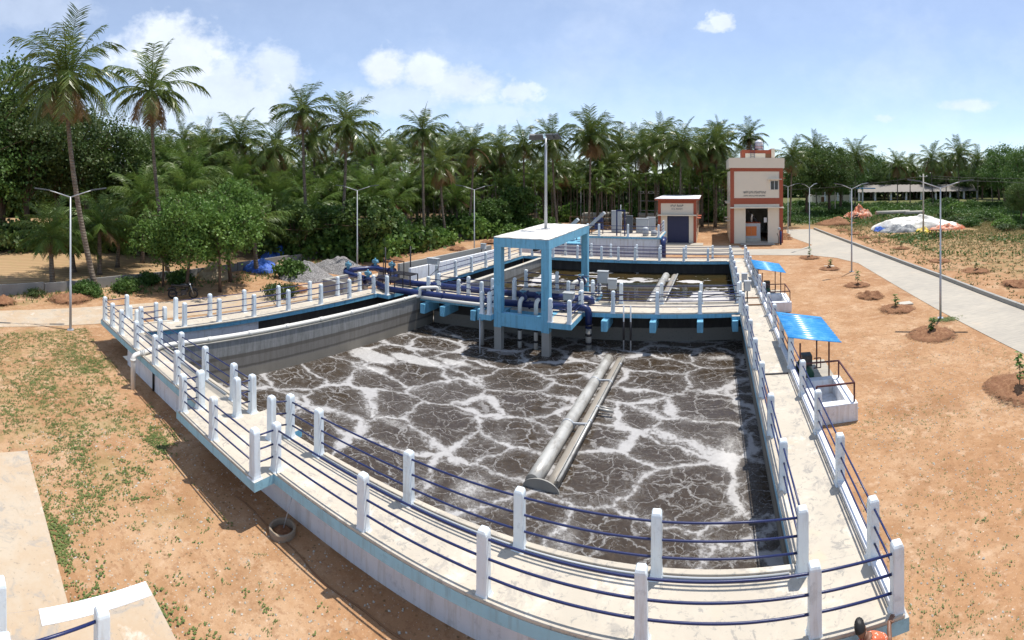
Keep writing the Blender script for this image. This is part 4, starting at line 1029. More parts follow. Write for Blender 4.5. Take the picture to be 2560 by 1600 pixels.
# blower inside the bay
bw = thing('blower_unit', 'grey machine cabinet with orange doors inside the open ground floor', 'machine', (4.6,55.2,.14))
obj('plinth', MB().box((3.86,54.9,.142),(5.6,56.6,.5)), M['concrete_pipe'], bw)
obj('housing', MB().box((3.86,55.0,.502),(5.58,56.5,2.2)), M['grey_cab'], bw)
obj('door', MB().box((3.92,54.96,.78),(4.52,54.995,1.85)), M['orange_box'], bw); obj('door', MB().box((4.54,54.96,.78),(5.14,54.995,1.85)), M['orange_box'], bw)
obj('top_trim', MB().box((3.85,54.97,2.202),(5.6,56.52,2.28)), M['rust_band'], bw)
obj('intake', MB().tube([(4.6,55.6,2.28),(4.62,55.5,2.9),(4.7,55.4,3.2)], .11, 10), M['pvc_white'], bw)
obj('stair_string', MB().bar((3.95,56.0,3.75),(6.0,56.0,1.6),.06,.16), M['dark_metal'], bw)
ng = obj('notice_board', MB().box((5.98,54.9,2.3),(6.32,54.93,2.85)), M['tank_white']); tag(ng, 'white notice sheet on the wall inside the open bay', 'notice')
fe = thing('standpipe', 'dark blue standpipe and gauge beside the right corner of the admin building', 'standpipe', (7.6,52.9,0))
obj('pipe', MB().tube([(7.62,52.9,0),(7.62,52.9,1.5)], .11, 10), M['navy_pipe'], fe); obj('gauge', MB().lathe([(0,-.03),(.18,-.03),(.18,.03),(0,.03)], (7.45,52.85,1.75), 14, 0, True, Euler((PI/2,0,0)).to_matrix()), M['grey_cab'], fe)
obj('pipe', MB().tube(elbow([(7.35,52.8,0),(7.35,52.8,.95),(7.18,52.75,1.3)], .2), .035, 8), M['dark_metal'], fe); obj('hose', MB().tube(elbow([(7.62,52.9,1.5),(7.62,52.9,1.75),(7.45,52.88,1.75)], .1), .04, 8), M['dark_metal'], fe)

# --- generator room
dg_ = thing('generator_room', 'small cream and rust red generator room with dark blue roller shutter', 'building', (-6.03,54.5,0), shift=False)
W2, D2, H2 = 4.33, 9.6, 4.85
mb = MB().box((0,0,0),(.32,.32,H2),1).box((W2-.32,0,0),(W2,.32,H2),1).box((.322,.02,4.5),(W2-.322,.3,H2),1)
mb.box((0,.322,0),(.25,D2,H2),0).box((W2-.25,.322,0),(W2,D2,H2),0).box((.25,D2-.25,0),(W2-.25,D2,H2),0)
obj('wall', mb, [M['cream_wall'], M['rust_band']], dg_)
obj('front_panel', MB().box((.322,.04,3.25),(W2-.322,.28,4.498)), M['cream_wall'], dg_)
obj('front_panel', MB().box((.322,.05,0),(1.04,.28,3.24)), M['cream_wall'], dg_); obj('front_panel', MB().box((3.5,.05,0),(W2-.322,.28,3.24)), M['cream_wall'], dg_)
obj('sunshade', MB().box((-.03,-.5,3.12),(W2+.03,.0,3.24)), M['cream_wall'], dg_)
rs = MB()
for k in range(31): rs.box((1.042,.155+(.012 if k%2 else 0),.02+k*.1),(3.498,.2,.118+k*.1))
obj('roller_shutter', rs, M['shutter_navy'], dg_)
obj('roof_slab', MB().box((-.35,-.35,H2+.002),(W2+.35,D2+.35,H2+.16)), M['rust_band'], dg_)
obj('roof_top', MB().box((-.36,-.36,H2+.162),(W2+.36,D2+.36,H2+.21)), M['wall_white'], dg_)
for y in (2.6,6.0):
    obj('side_shade', MB().box((W2+.002,y,2.55),(W2+.45,y+1.4,2.63)), M['rust_band'], dg_); obj('side_window', MB().box((W2+.001,y+.2,1.4),(W2+.012,y+1.2,2.4)), M['glass'], dg_)
for y in (1.2,4.8,8.3): obj('side_band', MB().box((W2+.003,y,1.2),(W2+.05,y+.12,H2-.3)), M['rust_band'], dg_)
text_mesh('ಡಿ.ಜಿ. ಕೊಠಡಿ', .34, 'dark_cab', dg_, (2.15,.03,4.12), width=1.45)
text_mesh('D.G. ROOM', .25, 'dark_cab', dg_, (2.15,.03,3.80), width=1.2)
struct('forecourt', sheet([(-6.4,52.602),(-.9,52.602),(-.9,54.48),(-6.4,54.48)], .06), M['road_concrete'])
struct('forecourt', sheet([(3.2,52.602),(7.0,52.602),(7.0,54.3),(3.2,54.3)], .06), M['road_concrete'])

# --- inlet chamber with screens
ic = thing('inlet_chamber', 'raised grey and blue concrete inlet chamber behind the far walkway', 'chamber', (-8,42,0))
obj('chamber_wall', MB().box((-10.6,40.2,0),(-4.3,44.6,2.28)), M['wall_white'], ic)
obj('chamber_wall', MB().box((-13.6,39.6,0),(-10.602,44.6,1.7)), M['wall_white'], ic)
obj('chamber_deck', MB().box((-10.75,40.05,2.282),(-4.2,44.7,2.42)), M['sky_blue'], ic); obj('chamber_deck_top', MB().box((-10.7,40.1,2.422),(-4.25,44.65,2.44)), M['deck_concrete'], ic)
obj('chamber_deck', MB().box((-13.7,39.5,1.702),(-10.77,44.7,1.82)), M['sky_blue'], ic)
obj('channel_rim', MB().box((-16.8,40.0,0),(-13.72,41.6,1.5)), M['wall_white'], ic)
railing('railing round the raised inlet chamber', [[(-4.4,40.25),(-7.0,40.25),(-9.5,40.25),(-10.5,40.25)], [(-4.4,40.25),(-4.4,44.4)]], z=2.44)
railing('low railing beside the inlet chamber steps', [[(-10.9,39.7),(-13.4,39.7)]], z=1.82)
ip = thing('inlet_pipe', 'thick navy pipe bending down beside the inlet chamber', 'pipe', (-4.0,40,0))
obj('pipe', MB().tube(elbow([(-4.6,41.3,2.15),(-4.0,41.3,2.15),(-4.0,40.0,2.15),(-4.0,40.0,0)], .4), .24, 14), M['navy_pipe'], ip)
# mechanical screen: inclined grey trough on a dark frame
for i, (x, y, z) in enumerate([(-10.0,41.5,2.44),(-12.4,41.5,1.82)]):
    t = thing('mechanical_screen', ('right' if i == 0 else 'left') + ' inclined screen machine with pale chute on the inlet chamber', 'machine', (x,y,z), 'inlet screens')
    obj('trough', MB().bar((x-1.1,y,z+.25),(x+.7,y,z+1.9),.5,.28), M['grey_cab'], t, .02); obj('drive', MB().tube([(x-.25,y,z+1.25),(x+.55,y,z+1.25)], .22, 12).cbox((x+.2,y,z+.7),(.7,.5,.5)), M['navy_pipe'], t)
    for s in (-.5,.5): obj('stand', MB().bar((x+s,y+.2,z),(x+s,y+.2,z+1.2),.07), M['dark_metal'], t)
    obj('chute', MB().bar((x-1.5,y-.3,z+.1),(x-.9,y-.3,z+.7),.5,.05), M['tank_white'], t)
for i, (x, y, w, h, m_, lab) in enumerate([(-8.6,43.4,.9,1.9,'grey_cab','tall pale grey panel on the inlet chamber'),(-7.3,42.8,.55,1.5,'dark_cab','dark narrow panel on the inlet chamber'),(-6.2,43.2,1.1,1.25,'grey_cab','wide grey panel with white top on the inlet chamber'),(-5.7,45.6,.8,3.6,'grey_cab','tall pale kiosk behind the inlet chamber')]):
    cabinet('panel', lab, x, y, 2.44 if i < 3 else 0, w, .4, h, .05, m_)
for (x, y, h, lab) in [(-5.6,41.0,.75,'pale drum standing on the inlet chamber deck'),(-4.9,41.2,.5,'short bucket on the inlet chamber deck')]:
    o = obj('drum', MB().lathe([(0,0),(.24,0),(.27,h*.3),(.26,h*.8),(.16,h),(0,h)], (x,y,2.441), 14), M['grey_cab']); tag(o, lab, 'drum', 'vessels on the inlet chamber')
gp = thing('sluice_gate', 'navy sluice gate frame on the inlet chamber edge', 'gate', (-7.2,40.6,2.44))
for s in (-.35,.35): obj('upright', MB().bar((-7.7+s,40.7,2.44),(-7.7+s,40.7,4.6),.1), M['navy_pipe'], gp)
obj('head', MB().bar((-8.1,40.7,4.6),(-7.3,40.7,4.6),.12), M['navy_pipe'], gp); obj('spindle', MB().tube([(-7.7,40.7,2.44),(-7.7,40.7,5.1)], .03, 6), M['galv'], gp)
br = thing('brown_railing', 'brown pipe railing behind the inlet machines', 'railing', (-8,45.5,0))
for x in (-13.6,-12.2,-10.8,-9.4,-8.0,-6.6): obj('post', MB().bar((x,45.2,0),(x,45.2,3.6),.05), M['brown_wood'], br)
for z in (2.6,3.1,3.6): obj('rail', MB().bar((-13.6,45.2,z),(-6.6,45.2,z),.04), M['brown_wood'], br)

# concrete pipes lying beyond the inlet, in heaps
k_ = 0
for (x0, y0, rows, L, ang, far) in [(-18.5,73,((0,0),(1,0),(2,0),(.5,1),(1.5,1)),3.0,.1,0), (-15.0,76,((0,0),(1,0),(.5,1)),4.0,.05,0), (-12.2,76.5,((0,0),(1,0)),4.0,-.05,0), (-9.4,75,((0,0),(1,0),(.5,1)),4.2,.02,0)]:
    for (i, j) in rows:
        x, y, z = x0, y0 + i*1.0, .5 + j*.86
        d = Vector((math.cos(ang), math.sin(ang), 0))*L/2; c = Vector((x,y,z))
        mb = MB().tube([c-d, c+d], .5, 16, 0, False).tube([c+d, c-d], .40, 16, 0, False)
        o = obj('concrete_pipe', mb, M['concrete_pipe']); hn = {-18.5:'leftmost',-15.0:'second',-12.2:'third',-9.4:'rightmost'}[x0]; tag(o, ('upper ' if j else 'ground level ') + ('nearest' if i < 1 else 'middle' if i < 2 else 'rearmost') + ' concrete pipe in the ' + hn + ' heap before the palms', 'pipe', 'heaped concrete pipes'); k_ += 1

# ------------------------------------------------------------------ pump shelters
def shelter(lab_box, lab_roof, y0, near):
    # local y0 = front of the white box
    t = thing('sump_box', lab_box, 'sump', (3.85,y0+1.1,0))
    x0, x1 = 3.05, 4.42
    for lo, hi in [((x0,y0,0),(x1,y0+.32,.55)), ((x0,y0+1.9,0),(x1,y0+2.2,.55)), ((x0,y0+.322,0),(x0+.3,y0+1.898,.55)), ((x1-.32,y0+.322,0),(x1,y0+1.898,.55))]:
        obj('box_wall', MB().box(lo, hi), M['wall_white'], t, .015)
    obj('box_floor', MB().box((x0+.302,y0+.324,0),(x1-.322,y0+1.896,.08)), M['wall_white'], t)
    pts = [(x0+.1,y0+2.0),(x1-.08,y0+2.0),(x1-.08,y0+.14),(x0+.1,y0+.14)]
    for p in pts: obj('rail_post', MB().bar((p[0],p[1],.55),(p[0],p[1],1.12),.045), M['maroon_metal'], t)
    for p, q in zip(pts[:-1], pts[1:]): obj('hand_rail', MB().bar((p[0],p[1],1.12),(q[0],q[1],1.12),.045), M['maroon_metal'], t)
    s = thing('pump_shelter', lab_roof, 'shelter', (3.5,y0+3.4,0))
    ya, yb = y0+1.75, y0+4.9
    obj('floor_slab', MB().box((2.95,y0+2.202,0),(4.5,y0+4.9,.1)), M['road_concrete'], s)
    for (x, y) in ((3.0,ya+.3),(4.22,ya+1.15),(4.05,yb-.7),(3.0,yb-.3)): obj('post', MB().bar((x,y,.1),(x,y,1.80),.05), M['maroon_metal'], s)
    for y in (ya+.3,yb-.3): obj('purlin', MB().bar((2.75,y,2.06),(4.35,y,1.80),.04), M['maroon_metal'], s)
    mb = MB(); n = 60
    for k in range(n+1):
        y = ya+(yb-ya)*k/n; h = .032*math.sin(k*PI/2.5)
        mb.v += [(2.55,y+.0,2.12+h),(3.5,y,1.965+h),(4.38,y,1.82+h)]
    for k in range(n):
        for j in range(2): mb.f.append([k*3+j,k*3+j+1,(k+1)*3+j+1,(k+1)*3+j]); mb.m.append(0); mb.sm.append(True)
    ro = obj('corrugated_roof', mb, M['roof_blue'], s)
    ro.modifiers.new('thick', 'SOLIDIFY').thickness = .006
    p = thing('pump_motor', 'dark pump motor under the ' + ('nearer' if near else 'farther') + ' blue shelter', 'pump', (3.4,y0+2.8,.1), 'sludge pumps')
    px, py = 3.35, y0+2.75
    obj('motor', MB().tube([(px,py-.35,.55),(px,py+.35,.55)], .22, 14), M['green_motor'], p); obj('motor_box', MB().cbox((px,py,.98),(.36,.4,.36)), M['black_plastic'], p)
    obj('pump_base', MB().box((px-.3,py-.5,.101),(px+.3,py+.6,.33)), M['dark_metal'], p); obj('volute', MB().tube([(px,py+.4,.5),(px,py+.62,.5)], .28, 14), M['green_motor'], p)
    obj('pipe_bracket', MB().bar((px+.3,py+.1,.95),(px+.55,py+.1,.95),.03).bar((px+.55,py+.1,.95),(px+.55,py+.1,.6),.03).bar((px+.55,py+.1,.6),(px+.3,py+.1,.6),.03), M['maroon_metal'], p)
shelter('white concrete sump box with maroon handrail beside the right walkway, nearer', 'nearer blue corrugated roof shelter on maroon posts right of the walkway', 14.15, True)
shelter('white concrete sump box behind the farther blue shelter', 'farther blue corrugated roof shelter on maroon posts right of the walkway', 26.4, False)

# ------------------------------------------------------------------ lamps, poles, wires
def lamp_post(x, y, label, h=6.45, rot=0, group='double arm street lamps', lean=0):
    t = thing('street_lamp', label, 'street lamp', (x,y,0), group, shift=False, rotz=rot)
    obj('pole', MB().tube([(0,0,0),(0,0,2.2),(lean*.3,0,2.22),(lean,0,h)], [.07,.062,.05,.036], 10), M['lamp_grey'], t)
    obj('base_plate', MB().cbox((0,0,.02),(.3,.3,.03)), M['lamp_grey'], t)
    for s in (-1,1):
        a = obj('arm', MB().tube([(lean,0,h-.03),(lean+s*.75,0,h+.22),(lean+s*1.05,0,h+.31)], [.03,.026,.024], 8), M['lamp_grey'], t)
        obj('lamp_head', MB().bar((lean+s*1.0,0,h+.32),(lean+s*1.75,0,h+.42),.2,.055), M['dark_cab'], t)
    return t
lamp_post(-22.9,5.8,'street lamp standing in weeds at far left beside the footpath', 6.5, 1.32)
lamp_post(-26.0,29.0,'street lamp behind the gravel heaps', 6.4, .73)
lamp_post(-21.3,40.0,'street lamp beside the footpath between gravel heaps and blue frame', 6.3, .49)
lamp_post(11.66,22.8,'nearest street lamp on the right, standing in a grass patch by the road', 6.9, -.47)
lamp_post(10.9,36.6,'second street lamp along the right road edge', 6.55, .45)
lamp_post(10.3,50.2,'third street lamp on the right, on the road corner by the admin building', 6.35, .9)
lamp_post(10.2,64.0,'farthest street lamp right of the admin building', 6.2, .3)
lamp_post(-26.2,69.5,'street lamp just left of the floodlight mast, before the palms', 6.1, .9)
lamp_post(-20.3,73.5,'street lamp right of the floodlight mast by the concrete pipes', 6.1, .9)
def pole(x, y, h, label):
    t = thing('utility_pole', label, 'pole', (x,y,0), 'power poles', shift=False)
    obj('pole', MB().tube([(0,0,0),(0,0,h)], [.13,.09], 8), M['concrete_pipe'], t)
    obj('crossarm', MB().bar((-.6,0,h-.35),(.6,0,h-.35),.07), M['galv'], t)
    for s in (-.5,0,.5): obj('insulator', MB().lathe([(0,0),(.05,0),(.06,.06),(.03,.12),(0,.14)], (s,0,h-.31), 8), M['tank_white'], t)
    return t
pole(27.4,58.6,7.9,'grey power pole standing in front of the white tarpaulin')
pole(24.0,92.0,7.0,'grey power pole seen past the second right street lamp')
pole(-1.9,72,6.2,'grey power pole behind the generator room')
hp = thing('transformer_structure', 'two pole transformer structure left of the generator room', 'pole', (-10,75,0))
for x in (-11.2,-8.6): obj('pole', MB().tube([(x,76,0),(x,76,6.4)], [.14,.1], 8), M['concrete_pipe'], hp)
for z in (2.2,3.7,4.9,5.2): obj('crossarm', MB().bar((-11.5,75.9,z),(-8.3,75.9,z),.08), M['galv'], hp)
for x in (-10.7,-9.9,-9.1): obj('insulator', MB().lathe([(0,0),(.09,0),(.11,.1),(.05,.25),(0,.3)], (x,75.85,4.95), 8), M['tank_white'], hp); 
for x in (-10.7,-9.9,-9.1): obj('fuse_drop', MB().tube([(x,75.8,4.9),(x+.1,75.7,4.3),(x,75.8,3.75)], .025, 5), M['dark_metal'], hp)
def wire(p, q, sag, label):
    pts = [(p[0]+(q[0]-p[0])*i/16, p[1]+(q[1]-p[1])*i/16, p[2]+(q[2]-p[2])*i/16 - 4*sag*(i/16)*(1-i/16)) for i in range(17)]
    tag(obj('power_line', MB().tube(pts, .022, 5), M['dark_metal']), label, 'wire', 'power lines')
wire((-9.9,76,6.3),(-1.9,72,5.9),.3,'overhead wire from the transformer poles to the pole behind the generator room')
wire((-1.4,72,5.9),(27.4,58.6,7.6),.9,'overhead wire passing behind the admin building to the pole by the tarpaulin')
wire((-1.9,72,5.6),(24.0,92,6.7),.6,'lower overhead wire passing behind the admin building')
wire((27.9,58.6,7.6),(75,47,8.6),.8,'upper overhead wire leaving the frame on the right')
wire((27.0,58.6,7.4),(75,44,7.8),1.0,'lower overhead wire leaving the frame on the right')
wire((24,92,6.7),(90,118,7.4),.9,'far overhead wire in front of the long shed')

# ------------------------------------------------------------------ far sheds, walls
sh = thing('long_shed', 'long open shed with grey corrugated roof far right', 'shed', (68,150,0))
mb = MB(); n = 80
A_, B_ = Vector((46,146,0)), Vector((88,144,0))
for k in range(n+1):
    p = A_.lerp(B_, k/n); h = .07*math.sin(k*PI/1.5)
    mb.v += [(p.x-1.0,p.y-1.5,2.75+h),(p.x+1.2,p.y+5,4.95+h),(p.x+3,p.y+11,2.9+h)]
for k in range(n):
    for j in range(2): mb.f.append([k*3+j,k*3+j+1,(k+1)*3+j+1,(k+1)*3+j]); mb.m.append(0); mb.sm.append(True)
obj('roof', mb, M['asbestos'], sh)
for k in range(9):
    p = A_.lerp(B_, k/8); obj('column', MB().box((p.x-.25,p.y-.25,0),(p.x+.25,p.y+.25,2.7)), M['wall_white'], sh)
    obj('column', MB().box((p.x+2.7,p.y+9.7,0),(p.x+3.1,p.y+10.1,2.8)), M['concrete_grey'], sh)
s2 = thing('small_shed', 'small pale shed with blue white sheet roof behind the right scrub', 'shed', (34,128,0))
obj('wall', MB().box((27,128,0),(38,128.3,2.6)).box((27,128.302,0),(27.3,134,2.6)), M['cream_wall'], s2)
for x in (30,33.5,37,40.5): obj('column', MB().box((x,126,0),(x+.35,126.35,4.3)), M['wall_white'], s2)
obj('roof', MB().bar((28.5,128,4.7),(44,128,4.4),6,.1), M['tarp_white'], s2); obj('roof_edge', MB().bar((28.5,124.98,4.69),(44,124.98,4.39),.05,.3), M['roof_blue'], s2)
obj('door', MB().box((29.5,127.9,0),(30.6,127.99,2.1)), M['brown_wood'], s2)
fh = thing('far_house', 'low pale house with red tiled roof among palms behind the mast', 'house', (-38,100,0))
obj('wall', MB().box((-43,100,0),(-32,106,3.2)), M['cream_wall'], fh); obj('roof', MB().add([(-44,99,3.2),(-31,99,3.2),(-31,107,3.2),(-44,107,3.2),(-43,103,5.6),(-32,103,5.6)], [(0,1,5,4),(2,3,4,5),(1,2,5),(3,0,4)]), M['tile_red'], fh)
obj('door', MB().box((-38.5,99.95,0),(-37.5,99.99,2.2)), M['brown_wood'], fh)
lw = thing('left_hut', 'pale hut with blue tarpaulin roof half hidden behind the small trees', 'hut', (-37,32,0))
obj('wall', MB().box((-38.5,31.5,0),(-35.2,34.5,2.2)), M['wall_white'], lw); obj('roof', MB().bar((-39.5,33,2.9),(-34.6,33,2.4),4.2,.06), M['tarp_blue'], lw)
bw_ = thing('boundary_wall', 'low weathered grey boundary wall before the palms at left', 'wall', (-30.5,12,0))
pts = [(-30.4,-6),(-30.3,3),(-31.3,12),(-32,21.5),(-32.4,30),(-31.8,40),(-29.6,47),(-28.2,56),(-27.5,64)]
for a, b in zip(pts[:-1], pts[1:]):
    n = 3
    for i in range(n):
        p = lerp2(a, b, i/n+.004); q = lerp2(a, b, (i+1)/n-.004); h = R.uniform(.60,.70)
        obj('wall_panel', MB().bar((p[0],p[1],h/2),(q[0],q[1],h/2),.16,h), M['weathered_wall'], bw_)
# ------------------------------------------------------------------ heaps, tarpaulins
def heap(name, label, cat, x, y, rx, ry, h, mat, seed, n=40, rough=.12, group=None, z=0, sub=False, power=1.0, rot=0):
    rr = random.Random(seed); mb = MB()
    from mathutils import noise as mn
    N = n
    for j in range(N+1):
        for i in range(N+1):
            u, v = i/N*2-1, j/N*2-1
            d = math.hypot(u, v); 
            if d > 1e-6: # square to disc
                k = max(abs(u),abs(v))/d; uu, vv = u*k, v*k
            else: uu = vv = 0
            d = min(1, math.hypot(uu, vv))
            nz = mn.fractal(Vector((uu*2.2+seed, vv*2.2, seed*.3)), .9, 2.0, 5)
            aa = math.atan2(vv,uu); edge = 1+.07*math.sin(2*aa+seed)+.06*math.sin(3*aa+seed*2)+.04*math.sin(5*aa+seed*3)
            hh = h*max(0, (1-d**1.3))**power*(1+rough*3*nz) + h*rough*nz*(1-d)
            px, py = uu*rx*edge, vv*ry*edge
            mb.v.append((px*math.cos(rot)-py*math.sin(rot), px*math.sin(rot)+py*math.cos(rot), max(hh,0) - (.03 if d > .99 else 0)))
    for j in range(N):
        for i in range(N): a = j*(N+1)+i; mb.f.append([a,a+1,a+N+2,a+N+1]); mb.m.append(0); mb.sm.append(True)
    o = obj(name, mb, M[mat]); o.location = (x,y,z); return tag(o, label, cat, group)
heap('gravel_heap', 'larger grey gravel heap beside the footpath, nearer one', 'gravel', -27.2,24.3,2.6,2.0,1.1,'gravel',3, 60, .08, 'gravel heaps')
heap('gravel_heap', 'smaller grey gravel heap behind the larger one', 'gravel', -27.4,28.3,2.5,2.2,.95,'gravel',8, 60, .08, 'gravel heaps')
heap('straw_heap', 'low brown straw heap by the boundary wall behind motorcycle', 'straw', -31.0,18.8,1.6,1.4,1.1,'straw',5)
heap('blue_tarpaulin', 'crumpled blue tarpaulin over a heap near the boundary wall', 'tarpaulin', -31.2,23.3,1.9,1.3,.75,'tarp_blue',6, 40, .12, power=.6)
heap('straw_heap', 'brown straw heap under the blue tarpaulin edge', 'straw', -30.0,24.4,1.9,1.2,.7,'straw',9)
heap('blue_tarpaulin', 'small blue tarpaulin behind the straw heaps', 'tarpaulin', -35.0,27.8,1.6,1.2,1.0,'tarp_blue',11, 30, .2)
heap('white_tarpaulin', 'large crumpled white tarpaulin over a heap in the scrub', 'tarpaulin', 28.6,63.6,6.0,2.6,1.55,'tarp_white',14, 60, .14, power=.4, rot=-.25)
heap('grey_tarpaulin', 'dark grey plastic sheet at the foot of the white tarpaulin', 'tarpaulin', 25.2,61.2,2.8,1.3,.8,'tarp_grey',15, 40, .2, power=.6)
heap('yellow_tarpaulin', 'small yellow plastic sheet in front of the white tarpaulin', 'tarpaulin', 27.9,59.6,1.1,.8,.55,'tarp_yellow',16, 24, .25, power=.6)
heap('orange_tarpaulin', 'orange plastic sheet at the right end of the white tarpaulin', 'tarpaulin', 32.2,61.2,3.2,1.2,.8,'tarp_orange',17, 40, .3, power=.6)
heap('orange_tarpaulin', 'separate orange plastic sheet farther back in the scrub', 'tarpaulin', 25.8,83,3.2,1.6,1.6,'tarp_orange',18, 40, .25, power=.6)
heap('blue_tarpaulin', 'scrap of blue plastic left of the white tarpaulin', 'tarpaulin', 22.6,62.6,.9,.6,.55,'tarp_blue',19, 20, .3, power=.6)
heap('soil_heap', 'reddish soil heap on the right bank near the end of the road', 'soil', 19.5,74,4.0,3.0,1.0,'mound_soil',22)
for (x, y, L, a, lab) in [(33,84,7,.1,'long pale concrete pipe lying in the right scrub'),(36.5,82,4,.1,'short pale concrete pipe lying in the right scrub')]:
    d = Vector((math.cos(a),math.sin(a),0))*L/2; o = obj('concrete_pipe', MB().tube([Vector((x,y,.9))-d,Vector((x,y,.9))+d], .35, 12), M['concrete_pipe']); tag(o, lab, 'pipe')
bn = thing('work_bench', 'rough wooden stand beside the white tarpaulin', 'bench', (26.3,53,0))
obj('top', MB().box((25.5,52.6,1.0),(27.3,53.3,1.08)), M['brown_wood'], bn)
for (x, y, lx) in ((25.7,52.7,-.15),(26.4,52.7,.0),(27.1,52.7,.15),(25.7,53.2,-.1),(27.1,53.2,.1)): obj('leg', MB().bar((x+lx,y,0),(x,y,1.0),.08), M['brown_wood'], bn)
# sapling mounds
def sapling(x, y, label, h=.9, mr=1.15, seed=1, plant=True, lab2=None, mh=.16):
    heap('soil_mound', lab2 or ('dug soil ring round ' + label), 'soil', x, y, mr, mr, mh, 'mound_soil', seed, 22, .35, 'planting mounds', .0, power=.6)
    if not plant: return
    rr = random.Random(seed)
    t = thing('sapling', label, 'sapling', (x,y,.05), 'young saplings', shift=False)
    obj('stem', MB().tube([(0,0,0),(rr.uniform(-.05,.05),rr.uniform(-.05,.05),h*.5),(rr.uniform(-.08,.08),0,h)], [.02,.015,.008], 6), M['bark'], t)
    mb = MB()
    for i in range(46):
        z = rr.uniform(.25,1.0)*h; a = rr.uniform(0,2*PI); L = rr.uniform(.12,.26); w = L*.36
        p = Vector((rr.uniform(-.08,.08),rr.uniform(-.08,.08),z)); d = Vector((math.cos(a),math.sin(a),rr.uniform(-.3,.6))).normalized(); s = d.cross(Vector((0,0,1))).normalized()
        mb.add([p, p+d*L*.5+s*w, p+d*L-Vector((0,0,.04)), p+d*L*.5-s*w], [(0,1,2,3)])
    obj('leaves', mb, M['leaf_bright'], t)
L_ = [(10.1,13.68,'tall thin sapling nearest the right frame edge',1.25,1.45),(10.13,20.63,'sapling in front of the nearest right street lamp',.75,1.35),(10.12,25.3,'sapling beside the square slab',.8,1.15),
      (9.88,31.72,'sapling beyond the bare soil mound',1.05,1.0),(9.5,38.07,'sapling with a slab behind it near the second lamp',.8,.95),(8.98,43.72,'sapling nearest the admin building forecourt',1.0,1.1),
      (19.86,32.69,'sapling across the road, on the big brown mound',.95,1.35),(19.53,38.25,'sapling across the road behind the nearest right lamp',.9,1.15),(19.32,46.75,'small sapling across the road, third mound',.8,1.1),(18.84,52.2,'small sapling across the road, fourth mound',.8,1.0)]
for i, (x, y, lab, h, mr) in enumerate(L_): sapling(x, y, lab, h, mr, 30+i)
for i, (x, y, mr, lab) in enumerate([(9.71,28.53,1.0,'dark bare soil mound without plant between two saplings'),(19.66,27.0,1.3,'wide brown soil mound across the road at the right frame edge'),(18.4,56.2,1.0,'soil mound across the road, fifth'),(18.3,60.5,1.0,'soil mound across the road, sixth'),(17.9,64.5,1.0,'soil mound across the road, seventh'),
     (9.0,57.5,.9,'soil mound by the right side of the admin building, nearer'),(9.3,61.0,.9,'soil mound by the right side of the admin building, farther'),(-24.2,20.5,1.3,'reddish soil mound in front of the gravel heap'),(-28.5,7.2,1.5,'reddish soil mound left, near the tall palm'),(-26.4,34.0,1.2,'soil mound behind the valve loop'),(-24.8,43,1.2,'soil mound beside the far footpath lamp'),(-24.0,49,1.2,'farther soil mound along the left footpath'),(-28.6,3.0,1.2,'soil mound at the far left frame edge'),(3.9,39.5,.9,'soil mound near the far end of the right walkway')]):
    sapling(0+x, y, '', mr=mr, seed=60+i, plant=False, lab2=lab, mh=.28)
for (x, y, lab) in [(11.08,26.2,'pale square concrete slab lying beside a sapling'),(9.7,39.0,'pale concrete slab lying behind a sapling near the second lamp')]:
    tag(obj('slab', MB().box((x-.4,y-.3,.01),(x+.4,y+.3,.08)), M['concrete_pipe'], None, .01), lab, 'slab')
# concrete ring at the foot of the front wall
rg = thing('concrete_ring', 'round concrete ring with soil inside at the foot of the front wall', 'ring', (-7.85,6.42,0))
obj('ring', MB().lathe([(.27,-.05),(.285,.12),(.28,.14),(.235,.14),(.23,.12),(.225,-.05)], (-7.85,6.42,0), 28), M['buried_concrete'], rg)
obj('soil_fill', MB().lathe([(.235,.04),(.13,.06),(0,.07)], (-7.85,6.42,0), 16), M['mound_soil'], rg)
obj('rod', MB().tube([(-7.85,6.45,.1),(-7.75,6.6,.75)], .012, 6), M['galv'], rg)
hs = []
for i in range(40):
    u = i/39; hs.append((-9.4+6.2*u, 6.28-.02*u+.05*math.sin(u*9)+.03*math.sin(u*23), .012))
tag(obj('hose', MB().tube(hs, .016, 6), M['brown_wood']), 'thin brown hose lying on the soil along the front wall', 'hose')
ln = thing('drain_slot', 'dark drain pipe fixed on the front wall behind the white drop pipe', 'pipe', (-15.3,6.85,0))
obj('pipe', MB().tube([(-15.4,6.86,.02),(-15.4,6.86,.84)], .04, 8), M['black_plastic'], ln)
# tiny paw-like smudges on the ochre deck are wear in the material

# ------------------------------------------------------------------ motorcycle
mo = thing('motorcycle', 'black motorcycle parked under the small bright tree', 'motorcycle', (-26.3,13.7,0), shift=False, rotz=math.radians(62))
def wheel(x):
    w = obj('wheel', MB().lathe([(.20,-.035),(.27,-.045),(.30,0),(.27,.045),(.20,.035)], (x,0,.30), 24, 0, True, Euler((PI/2,0,0)).to_matrix()), M['rubber'], mo)
    r = MB()
    for k in range(6):
        a = k*PI/3; r.bar((x,0,.30),(x+.22*math.cos(a),0,.30+.22*math.sin(a)),.02)
    r.lathe([(.19,-.02),(.22,-.02),(.22,.02),(.19,.02)], (x,0,.30), 20, 0, True, Euler((PI/2,0,0)).to_matrix())
    obj('rim', r, M['dark_metal'], w)
wheel(-.64); wheel(.64)
obj('frame', MB().tube([(.45,0,.85),(.1,0,.45),(-.3,0,.42),(-.64,0,.30)], .03, 8).tube([(.45,0,.85),(-.1,0,.72),(-.75,0,.74)], .025, 8), M['dark_metal'], mo)
for s in (-1,1): obj('fork', MB().tube([(.64,s*.07,.30),(.42,s*.07,.95)], .022, 8), M['chrome'], mo)
